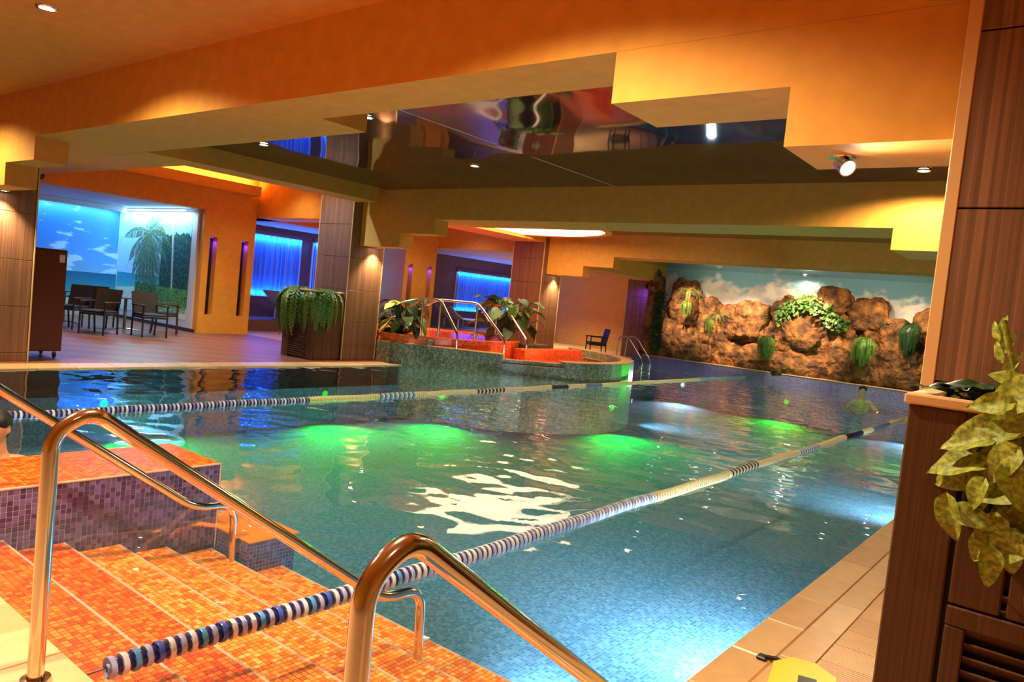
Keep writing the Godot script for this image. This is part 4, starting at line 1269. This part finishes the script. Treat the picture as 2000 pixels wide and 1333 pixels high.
const VINE := [[-0.228, 1.743, -2.450, 0.065, 114], [-0.214, 1.759, -2.450, 0.071, 88], [-0.197, 1.715, -2.450, 0.076, 71], [-0.215, 1.687, -2.450, 0.071, 114], [-0.182, 1.660, -2.450, 0.084, 62], [-0.176, 1.622, -2.320, 0.093, 165], [-0.166, 1.593, -2.500, 0.128, -15], [-0.160, 1.581, -2.280, 0.143, -153], [-0.202, 1.555, -2.283, 0.106, -165], [-0.210, 1.479, -2.338, 0.163, -167], [-0.143, 1.513, -2.306, 0.118, -147], [-0.248, 1.441, -2.332, 0.137, -160], [-0.262, 1.384, -2.343, 0.167, -163], [-0.263, 1.346, -2.349, 0.134, -156], [-0.188, 1.342, -2.339, 0.149, -100], [-0.122, 1.354, -2.267, 0.129, -56], [-0.165, 1.408, -2.277, 0.118, -126], [-0.256, 1.241, -2.279, 0.125, -74], [-0.204, 1.255, -2.280, 0.107, -9], [-0.148, 1.273, -2.341, 0.148, -134], [-0.108, 1.245, -2.329, 0.119, -83], [-0.163, 1.208, -2.297, 0.133, -92], [-0.125, 1.181, -2.287, 0.118, -88], [-0.156, 1.139, -2.275, 0.105, -88], [-0.207, 1.319, -2.272, 0.093, -108], [-0.149, 1.438, -2.351, 0.121, -36], [-0.345, 1.568, -2.500, 0.105, 177], [-0.289, 1.586, -2.500, 0.118, 165], [-0.245, 1.587, -2.500, 0.117, 165], [-0.317, 1.552, -2.500, 0.089, -149], [-0.122, 1.421, -2.313, 0.105, -83], [-0.190, 1.165, -2.351, 0.096, -116]]

func leaf_mesh(width: float, bend: float, curl: float, heart := true) -> ArrayMesh:   # one metre long along +x, face up
	return MB.new().sheet(11, 7, func(u, v2):
		var s: float = (v2 - 0.5) * 2.0
		var w: float = width * 0.5 * (pow(sin(PI * pow(u, 0.62 if heart else 0.8)), 0.75) if u > 0.0 and u < 1.0 else 0.0)
		var back: float = -0.1 * absf(s) * (1.0 - u) * (1.0 - u) if heart else 0.0
		return Vector3(u + back, -bend * u * u + curl * absf(s) * w + 0.03 * sin(u * 11.0 + s * 2.0) * absf(s), s * w), true).mesh()

func frond_mesh(droop: float, sd: int, pairs := 15, wid := 0.1) -> ArrayMesh:   # one metre long, leaves the root upwards along +x and droops
	var r := RandomNumberGenerator.new()
	r.seed = sd
	var m := MB.new()
	var pts := PackedVector3Array()
	var n := 15
	var p := Vector3.ZERO
	var a := 0.75 - 0.2 * droop
	for k in n + 1:
		pts.append(p)
		p += Vector3(cos(a), sin(a), 0.06 * sin(sd + k * 0.4)) / n
		a -= droop * 2.4 / n
		a = maxf(a, -1.5)
	m.tube(pts, 0.006, 4, false)
	for k in range(1, pairs + 1):
		var u := float(k) / (pairs + 1)
		var f := u * n
		var i := int(f)
		var q := pts[i].lerp(pts[i + 1], f - i)
		var d := (pts[i + 1] - pts[i]).normalized()
		var l := wid * sin(PI * (0.12 + 0.84 * u)) * r.randf_range(0.85, 1.15)
		for s in [-1.0, 1.0]:
			var side := (Vector3(0, 0, s) + d * 0.5 + Vector3(0, -0.35, 0)).normalized()
			var wv := d * 0.026
			var tip := q + side * l
			m.quad(q - wv * 0.5, q + side * l * 0.45 - wv * 1.1, tip, q + side * l * 0.5 + wv * 1.1) if s > 0 else m.quad(q + side * l * 0.5 + wv * 1.1, tip, q + side * l * 0.45 - wv * 1.1, q - wv * 0.5)
	return m.mesh()

func fern(label: String, at: Vector3, n: int, size: float, m: Material, hang: float, towards: float, spread: float, group := "ferns") -> void:
	var t := thing("fern", label, "plant", at, 0.0, group)
	for k in n:
		var o := part("frond", FR[k % FR.size()] if hang > 0.5 else FU[k % FU.size()], m, t)
		var a := towards + rng.randf_range(-spread, spread)
		var s := size * rng.randf_range(0.7, 1.15)
		o.basis = Basis(Vector3.UP, a) * Basis(Vector3(0, 0, 1), rng.randf_range(-0.25, 0.2) - (0.25 if hang > 1.0 else 0.0)) * Basis.from_scale(Vector3(s, s, s))
		o.position = Vector3(rng.randf_range(-0.06, 0.06), rng.randf_range(-0.02, 0.02), rng.randf_range(-0.06, 0.06))

var FR := []
var FU := []

func broad_plant(label: String, at: Vector3, n: int, tall: float, wide: float, size: float, mats: Array) -> void:
	var t := thing("broad_leaved_plant", label, "plant", at, 0.0, "broad leaved plants by the whirlpool")
	var lm := [leaf_mesh(0.75, 0.35, 0.2), leaf_mesh(0.68, 0.55, 0.15), leaf_mesh(0.8, 0.2, 0.3)]
	for k in n:
		var a := TAU * k * 0.381 + rng.randf() * 0.6
		var h := tall * (0.25 + 0.75 * rng.randf())
		var r := wide * (0.25 + 0.75 * rng.randf())
		var e := Vector3(cos(a) * r, h, sin(a) * r * 0.8)
		var st := part("stem", MB.new().tube(path([Vector3.ZERO, Vector3(e.x * 0.3, h * 0.6, e.z * 0.3), e]), 0.012, 5, false), mats[0], t)
		var o := part("leaf", lm[k % 3], mats[k % mats.size()], t, e)
		var s := size * rng.randf_range(0.7, 1.2)
		o.basis = Basis(Vector3.UP, -a) * Basis(Vector3(0, 0, 1), rng.randf_range(-0.9, 0.1)) * Basis(Vector3.RIGHT, rng.randf_range(-0.5, 0.5)) * Basis.from_scale(Vector3(s, s, s))
		st.name = "stem"

func leafy(called: String, c0: Color, c1: Color, rough := 0.45) -> StandardMaterial3D:
	var m := mat(called, Color.WHITE, rough)
	m.albedo_texture = noise_tex(0.03, 128, c0, c1, FastNoiseLite.TYPE_SIMPLEX_SMOOTH, 3, false, called.length())
	m.backlight_enabled = true
	m.backlight = Color(0.4, 0.4, 0.3)
	triplanar(m, Vector3(5, 5, 5))
	return m

func plants() -> void:
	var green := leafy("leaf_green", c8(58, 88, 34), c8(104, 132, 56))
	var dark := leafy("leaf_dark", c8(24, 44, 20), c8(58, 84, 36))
	var pale := leafy("leaf_pale", c8(150, 150, 60), c8(206, 196, 96))
	var fernm := leafy("leaf_fern", c8(66, 104, 30), c8(120, 150, 54))
	var vine := leafy("leaf_vine", c8(98, 112, 24), c8(206, 204, 76), 0.55)
	vine.uv1_scale = Vector3(14, 14, 14)
	for k in 5:
		FR.append(frond_mesh(1.5 + 0.15 * k, 60 + k))
		FU.append(frond_mesh(0.7 + 0.14 * k, 80 + k, 13, 0.09))
	fern("drooping green fern spilling over the wooden planter at the middle pillar", Vector3(-11.95, 1.5, -8.66), 80, 1.05, fernm, 1.2, -PI / 2, 1.7)
	fern("drooping fern over the right corner of the middle planter", Vector3(-11.48, 1.5, -8.74), 60, 0.9, fernm, 1.2, -PI / 4, 1.5)
	fern("dark wispy plant at the back of the middle planter", Vector3(-11.7, 1.42, -9.0), 22, 0.55, fernm, 0.2, -PI / 2, 3.1)
	# vine in the near planter
	var t := thing("trailing_vine", "yellow green trailing vine with big leaves in the right foreground planter", "plant", Vector3(0.1, 1.45, -2.5))
	var lm := [leaf_mesh(0.62, 0.25, 0.35), leaf_mesh(0.7, 0.45, 0.25), leaf_mesh(0.55, 0.1, 0.45)]
	var slim := leaf_mesh(0.34, 0.2, 0.3, false)
	var k := 0
	for v in VINE:
		var p := Vector3(v[0], v[1], v[2]) - t.position
		var a := deg_to_rad(v[4])
		var d := Vector3(cos(a), sin(a), 0)
		var s: float = v[3] * 0.98
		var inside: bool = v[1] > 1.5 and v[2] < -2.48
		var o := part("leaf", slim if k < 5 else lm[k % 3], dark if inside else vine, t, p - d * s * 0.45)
		var face := (Vector3(-0.2, 0.45, 1.0) + Vector3(rng.randf_range(-0.5, 0.5), rng.randf_range(-0.3, 0.5), 0)).normalized()
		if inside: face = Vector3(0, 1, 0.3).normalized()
		var y := (face - d * face.dot(d)).normalized()
		o.basis = Basis(d, y, d.cross(y).normalized()) * Basis.from_scale(Vector3(s, s, s))
		k += 1
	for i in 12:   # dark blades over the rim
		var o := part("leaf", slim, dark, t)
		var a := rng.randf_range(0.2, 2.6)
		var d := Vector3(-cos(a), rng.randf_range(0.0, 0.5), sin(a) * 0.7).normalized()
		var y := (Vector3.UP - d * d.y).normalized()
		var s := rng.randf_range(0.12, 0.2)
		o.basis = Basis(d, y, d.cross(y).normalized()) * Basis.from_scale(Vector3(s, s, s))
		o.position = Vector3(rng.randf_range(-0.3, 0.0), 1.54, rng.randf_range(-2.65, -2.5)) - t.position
	for i in 16:   # the side of the plant beyond the edge of the picture
		var o := part("leaf", lm[i % 3], vine, t)
		var a := -PI / 2 + rng.randf_range(-1.2, 1.2)
		var d := Vector3(cos(a), sin(a), 0.15).normalized()
		var s := rng.randf_range(0.1, 0.15)
		var y := (Vector3(rng.randf_range(-0.6, 0.6), 0.4, 1.0) - d * 0.2).normalized()
		y = (y - d * y.dot(d)).normalized()
		o.basis = Basis(d, y, d.cross(y).normalized()) * Basis.from_scale(Vector3(s, s, s))
		o.position = Vector3(rng.randf_range(-0.1, 0.16), rng.randf_range(1.12, 1.6), rng.randf_range(-2.37, -2.28)) - t.position
	part("stem", MB.new().tube(rounded([Vector3(VINE[7][0], 1.47, -2.5) - t.position, Vector3(VINE[5][0] + 0.01, VINE[5][1], -2.46) - t.position, Vector3(VINE[2][0], VINE[2][1], -2.45) - t.position, Vector3(VINE[1][0], VINE[1][1] + 0.02, -2.45) - t.position], 0.05, 5), 0.008, 6), vine, t)
	for s in [[9, 12, 17], [10, 16, 14, 18], [20, 21, 23], [19, 22]]:
		var q := [Vector3(VINE[s[0]][0] + 0.06, 1.5, -2.45) - t.position, Vector3(VINE[s[0]][0] + 0.03, 1.535, -2.39) - t.position]
		for i in s:
			q.append(Vector3(VINE[i][0] + 0.02, VINE[i][1], -2.36) - t.position)
		part("stem", MB.new().tube(rounded(q, 0.06, 4), 0.006, 6), dark, t)
	# plants at the whirlpool
	broad_plant("broad leaved plant on the left whirlpool box beside the middle pillar", Vector3(-11.0, 0.627, -10.42), 46, 0.87, 0.42, 0.31, [dark, green, dark, pale])
	broad_plant("tall broad leaved plant on the right whirlpool box before the pillar", Vector3(-10.505, 0.734, -13.142), 60, 0.983, 0.76, 0.322, [dark, green, green, dark])
	fern("slender tall sprigs rising behind the right whirlpool plant", Vector3(-10.639, 0.806, -12.695), 7, 0.894, dark, 0.1, 0.0, 3.1)
	# plants on the rocks
	fern("palm like tuft on top of the left rock column", Vector3(-9.611, 2.46, -20.517), 16, 0.536, green, 0.2, -PI / 2, 3.1, "plants on the rock wall")
	fern("grassy fern hanging beside the left rock column", Vector3(-9.566, 2.147, -20.338), 14, 0.536, fernm, 1.2, -PI / 2, 1.0, "plants on the rock wall")
	fern("palm like tuft between the left column and the bright boulder", Vector3(-8.716, 1.834, -20.473), 15, 0.492, green, 0.2, -PI / 2, 3.1, "plants on the rock wall")
	fern("fern hanging under the second palm tuft", Vector3(-8.761, 1.7, -20.338), 14, 0.536, fernm, 1.2, -PI / 2, 1.0, "plants on the rock wall")
	fern("bright green fern hanging low at the middle of the rock wall", Vector3(-7.107, 1.387, -20.338), 34, 0.76, fernm, 1.2, -PI / 2, 1.0, "plants on the rock wall")
	fern("long dull green fern hanging right of the ivy boulder", Vector3(-4.604, 1.61, -20.294), 34, 0.849, fernm, 1.2, -PI / 2, 1.0, "plants on the rock wall")
	fern("long fern hanging at the right end of the rocks", Vector3(-3.665, 2.057, -20.383), 34, 0.894, dark, 1.2, -PI / 2, 1.0, "plants on the rock wall")
	fern("spiky dark tuft at the right end of the rocks", Vector3(-3.665, 2.057, -20.473), 12, 0.447, dark, 0.2, -PI / 2, 3.1, "plants on the rock wall")
	fern("dark low tuft between round boulder and right end", Vector3(-4.247, 2.013, -20.473), 14, 0.358, dark, 0.2, -PI / 2, 3.1, "plants on the rock wall")
	var iv := MB.new()
	var r := RandomNumberGenerator.new()
	r.seed = 6
	for i in 420:
		var u := r.randf()
		var c := Vector3(lerpf(-6.93, -5.18, u) + r.randf_range(-0.13, 0.13), 2.01 + 0.55 * sin(PI * minf(1.0, u * 1.15)) * (0.85 if u < 0.75 else 0.5) + r.randf_range(-0.25, 0.11), -20.44 + r.randf_range(-0.22, 0.1))
		var d := Vector3(r.randf_range(-1, 1), r.randf_range(-1, 0.4), r.randf_range(0.1, 1)).normalized()
		var s := d.cross(Vector3(0, 0.3, 1)).normalized() * 0.05
		iv.quad(c, c + d * 0.06 + s, c + d * 0.13, c + d * 0.06 - s)
	var ivy := thing("ivy", "leafy ivy creeping over the top of the biggest lit boulder", "plant", Vector3.ZERO, 0.0, "plants on the rock wall")
	tag(part("ivy_leaves", iv, green, ivy), "", "", "", "stuff")
	iv = MB.new()
	for i in 380:
		var c := Vector3(-10.5 + r.randf_range(-0.14, 0.14), r.randf_range(0.63, 2.4), -20.47 + r.randf_range(-0.09, 0.09))
		var d := Vector3(r.randf_range(-1, 1), r.randf_range(-1, 0.2), r.randf_range(0.1, 1)).normalized()
		var s := d.cross(Vector3(0, 0.3, 1)).normalized() * 0.04
		iv.quad(c, c + d * 0.06 + s, c + d * 0.13, c + d * 0.06 - s)
	ivy = thing("ivy", "dark ivy hanging in the cleft at the left end of the rocks", "plant", Vector3.ZERO, 0.0, "plants on the rock wall")
	tag(part("ivy_leaves", iv, dark, ivy), "", "", "", "stuff")

# ---------------------------------------------------------------- people
func smin(a: float, b: float, k: float) -> float:
	var h := clampf(0.5 + 0.5 * (b - a) / k, 0.0, 1.0)
	return lerpf(b, a, h) - k * h * (1.0 - h)

func field(p: Vector3, bones: Array, k: float) -> float:
	var d := 9.0
	for b in bones:
		var pa: Vector3 = p - b[0]
		var ba: Vector3 = b[1] - b[0]
		var h := clampf(pa.dot(ba) / maxf(ba.length_squared(), 1e-9), 0.0, 1.0)
		d = smin(d, (pa - ba * h).length() - lerpf(b[2], b[3], h), k)
	return d

func skin_mesh(into: MB, bones: Array, cell: float, k: float) -> void:
	var lo := Vector3.ONE * 99.0
	var hi := -lo
	for b in bones:
		for e in 2:
			var q: Vector3 = Vector3.ONE * (b[2 + e] + k + cell * 2)
			lo = lo.min(b[e] - q)
			hi = hi.max(b[e] + q)
	var n := Vector3i(((hi - lo) / cell).ceil()) + Vector3i.ONE
	var vals := PackedFloat32Array()
	vals.resize(n.x * n.y * n.z)
	for z in n.z:
		for y in n.y:
			for x in n.x:
				vals[x + n.x * (y + n.y * z)] = field(lo + Vector3(x, y, z) * cell, bones, k)
	var at := {}
	var off := [Vector3i(0, 0, 0), Vector3i(1, 0, 0), Vector3i(0, 1, 0), Vector3i(1, 1, 0), Vector3i(0, 0, 1), Vector3i(1, 0, 1), Vector3i(0, 1, 1), Vector3i(1, 1, 1)]
	var edges := [[0, 1], [2, 3], [4, 5], [6, 7], [0, 2], [1, 3], [4, 6], [5, 7], [0, 4], [1, 5], [2, 6], [3, 7]]
	for z in n.z - 1:
		for y in n.y - 1:
			for x in n.x - 1:
				var base := x + n.x * (y + n.y * z)
				var inside := 0
				var vv := []
				for o in off:
					var f: float = vals[base + o.x + n.x * (o.y + n.y * o.z)]
					vv.append(f)
					if f < 0.0: inside += 1
				if inside == 0 or inside == 8: continue
				var sum := Vector3.ZERO
				var c := 0
				for e in edges:
					var a: float = vv[e[0]]
					var b: float = vv[e[1]]
					if (a < 0.0) != (b < 0.0):
						sum += Vector3(off[e[0]]).lerp(Vector3(off[e[1]]), a / (a - b))
						c += 1
				var p := lo + (Vector3(x, y, z) + sum / c) * cell
				var h := cell * 0.5
				var nn := Vector3(field(p + Vector3(h, 0, 0), bones, k) - field(p - Vector3(h, 0, 0), bones, k), field(p + Vector3(0, h, 0), bones, k) - field(p - Vector3(0, h, 0), bones, k), field(p + Vector3(0, 0, h), bones, k) - field(p - Vector3(0, 0, h), bones, k)).normalized()
				at[base] = into.vert(p, nn)
	var step := [1, n.x, n.x * n.y]
	for key in at.keys():
		for ax in 3:
			var b0: int = step[(ax + 1) % 3]
			var b1: int = step[(ax + 2) % 3]
			var f0: float = vals[key]
			var f1: float = vals[key + step[ax]]
			if (f0 < 0.0) == (f1 < 0.0): continue
			var q := [key, key - b0, key - b0 - b1, key - b1]
			if not (at.has(q[1]) and at.has(q[2]) and at.has(q[3])): continue
			var i0: int = at[q[0]]; var i1: int = at[q[1]]; var i2: int = at[q[2]]; var i3: int = at[q[3]]
			if f0 < 0.0:
				into.tri(i0, i1, i2); into.tri(i0, i2, i3)
			else:
				into.tri(i0, i2, i1); into.tri(i0, i3, i2)

func swimmer(label: String, at: Vector3, turn: float, dive: float) -> void:
	# faces -z; y = 0 is the water line; shoulders just at the surface
	var t := thing("person", label, "person", at, turn, "swimmers")
	var h := Vector3(0, 0.2 - dive, -0.02)
	var s := -0.02 - dive
	var bones := [
		[h + Vector3(0, 0.045, 0.012), h + Vector3(0, 0.03, -0.02), 0.083, 0.08], [h + Vector3(0, -0.03, -0.04), h + Vector3(0, -0.075, -0.055), 0.062, 0.04],
		[h + Vector3(0, 0.0, -0.095), h + Vector3(0, -0.022, -0.108), 0.008, 0.014], [h + Vector3(-0.026, -0.052, -0.088), h + Vector3(0.026, -0.052, -0.088), 0.01, 0.01],
		[h + Vector3(-0.08, 0.0, 0.01), h + Vector3(-0.084, -0.03, 0.004), 0.014, 0.01], [h + Vector3(0.08, 0.0, 0.01), h + Vector3(0.084, -0.03, 0.004), 0.014, 0.01],
		[h + Vector3(-0.03, 0.022, -0.083), h + Vector3(0.03, 0.022, -0.083), 0.01, 0.01],
		[h + Vector3(0, -0.06, 0.01), Vector3(0, s + 0.01, 0.02), 0.056, 0.062],
		[Vector3(-0.15, s - 0.03, 0.03), Vector3(0.15, s - 0.03, 0.03), 0.07, 0.07], [Vector3(-0.08, s - 0.09, 0.12), Vector3(0.08, s - 0.09, 0.12), 0.11, 0.11], [Vector3(-0.06, s - 0.2, 0.4), Vector3(0.06, s - 0.2, 0.4), 0.1, 0.1], [Vector3(-0.09, s - 0.26, 0.56), Vector3(0.09, s - 0.26, 0.56), 0.105, 0.105]]
	for d in [-1.0, 1.0]:
		bones.append([Vector3(0.19 * d, s - 0.04, 0.03), Vector3(0.34 * d, s - 0.2, -0.08), 0.052, 0.042])
		bones.append([Vector3(0.34 * d, s - 0.2, -0.08), Vector3(0.3 * d, s - 0.22, -0.33), 0.04, 0.027])
		bones.append([Vector3(0.085 * d, s - 0.27, 0.58), Vector3(0.12 * d, s - 0.38, 0.98), 0.085, 0.06])
		bones.append([Vector3(0.12 * d, s - 0.38, 0.98), Vector3(0.11 * d, s - 0.34, 1.38), 0.055, 0.038])
	var body := MB.new()
	skin_mesh(body, bones, 0.02, 0.03)
	for d in [-1.0, 1.0]:
		var wr := Vector3(0.3 * d, s - 0.22, -0.33)
		var hb := [[wr, wr + Vector3(0.0, 0, -0.05), 0.024, 0.026], [wr + Vector3(-0.022, 0, -0.07), wr + Vector3(0.022, 0, -0.07), 0.016, 0.016]]
		for k in 4:
			var x := (k - 1.5) * 0.019
			var l: float = [0.062, 0.074, 0.07, 0.052][k]
			hb.append([wr + Vector3(x, 0, -0.085), wr + Vector3(x * 1.25, -0.006, -0.085 - l * 0.55), 0.0095, 0.009])
			hb.append([wr + Vector3(x * 1.25, -0.006, -0.085 - l * 0.55), wr + Vector3(x * 1.3, -0.022, -0.085 - l), 0.009, 0.0075])
		hb.append([wr + Vector3(-0.024 * d, 0, -0.03), wr + Vector3(-0.052 * d, -0.008, -0.062), 0.012, 0.01])
		hb.append([wr + Vector3(-0.052 * d, -0.008, -0.062), wr + Vector3(-0.056 * d, -0.014, -0.092), 0.01, 0.008])
		skin_mesh(body, hb, 0.007, 0.006)
	part("body", body, M.skin, t)
	var hair := MB.new()
	skin_mesh(hair, [[h + Vector3(0, 0.062, 0.02), h + Vector3(0, 0.05, 0.0), 0.084, 0.084], [h + Vector3(0, 0.03, 0.04), h + Vector3(0, -0.03, 0.05), 0.076, 0.056], [h + Vector3(-0.045, 0.07, -0.03), h + Vector3(0.045, 0.07, -0.03), 0.05, 0.05]], 0.012, 0.02)
	part("hair", hair, M.hair, t)
	for d in [-1.0, 1.0]:
		part("eye", MB.new().lathe([Vector2(0.0, -0.009), Vector2(0.008, -0.004), Vector2(0.009, 0.0), Vector2(0.008, 0.004), Vector2(0.0, 0.009)], 10), M.white_plastic, t, h + Vector3(0.03 * d, 0.004, -0.088))

func people() -> void:
	swimmer("swimmer with dark hair in the water below the right end of the rocks", Vector3(-4.255, 0.18, -19.04), PI + 0.25, 0.02)
	swimmer("dark haired bather at the left edge, behind the orange topped divider", Vector3(-5.97, 0.225, -1.9), -2.4, 0.0)

func small_things() -> void:
	var t := thing("swim_board", "yellow swim board lying on the ribbed tiles at the bottom edge", "swim board", Vector3(-0.769, 0.277, -3.075), 0.25)
	part("board", MB.new().prism(PackedVector2Array([Vector2(-0.12, 0.11), Vector2(-0.05, 0.2), Vector2(0.04, 0.2), Vector2(0.12, 0.11), Vector2(0.13, -0.22), Vector2(-0.13, -0.22)]), 0.03, Transform3D(FLAT, Vector3(0, 0.03, 0))), M.yellow_board, t)
	part("printed_mark", MB.new().box(Vector3(-0.02, 0.03, 0.03), Vector3(0.05, 0.0308, -0.04)), M.black_plastic, t)
	t = thing("strap", "black strap with buckle lying on the pale edge tiles", "strap", Vector3(-0.894, 0.277, -3.218))
	part("band", MB.new().tube(path([Vector3(-0.075, 0.012, 0.02), Vector3(-0.03, 0.012, -0.005), Vector3(0.01, 0.012, 0.01), Vector3(0.06, 0.012, -0.005), Vector3(0.1, 0.012, 0.02)]), 0.009, 8), M.black_plastic, t)
	part("buckle", MB.new().box(Vector3(-0.1, 0.0, 0.0), Vector3(-0.06, 0.016, 0.045), 0.004), M.black_plastic, t)

func _ready() -> void:
	rng.seed = 11
	var cam := Camera3D.new()
	cam.name = "camera"
	cam.fov = 49.17
	cam.position = Vector3(0, 1.7, 0)
	cam.rotation_degrees = Vector3(-3.206, 38.04, 5.794)
	cam.near = 0.05
	cam.far = 100.0
	add_child(cam)
	cam.current = true
	var we := WorldEnvironment.new()
	we.name = "surroundings"
	var env := Environment.new()
	env.background_mode = Environment.BG_COLOR
	env.background_color = Color(0.02, 0.018, 0.016)
	env.tonemap_mode = Environment.TONE_MAPPER_LINEAR
	env.tonemap_exposure = 1.4
	env.sdfgi_enabled = true
	env.ssao_enabled = true
	env.ssil_enabled = true
	we.environment = env
	add_child(we)
	view_inv = cam.transform.affine_inverse()
	materials()
	setting()
	lamps()
	pool()
	lounge()
	whirlpool()
	rock_wall()
	plants()
	people()
	small_things()
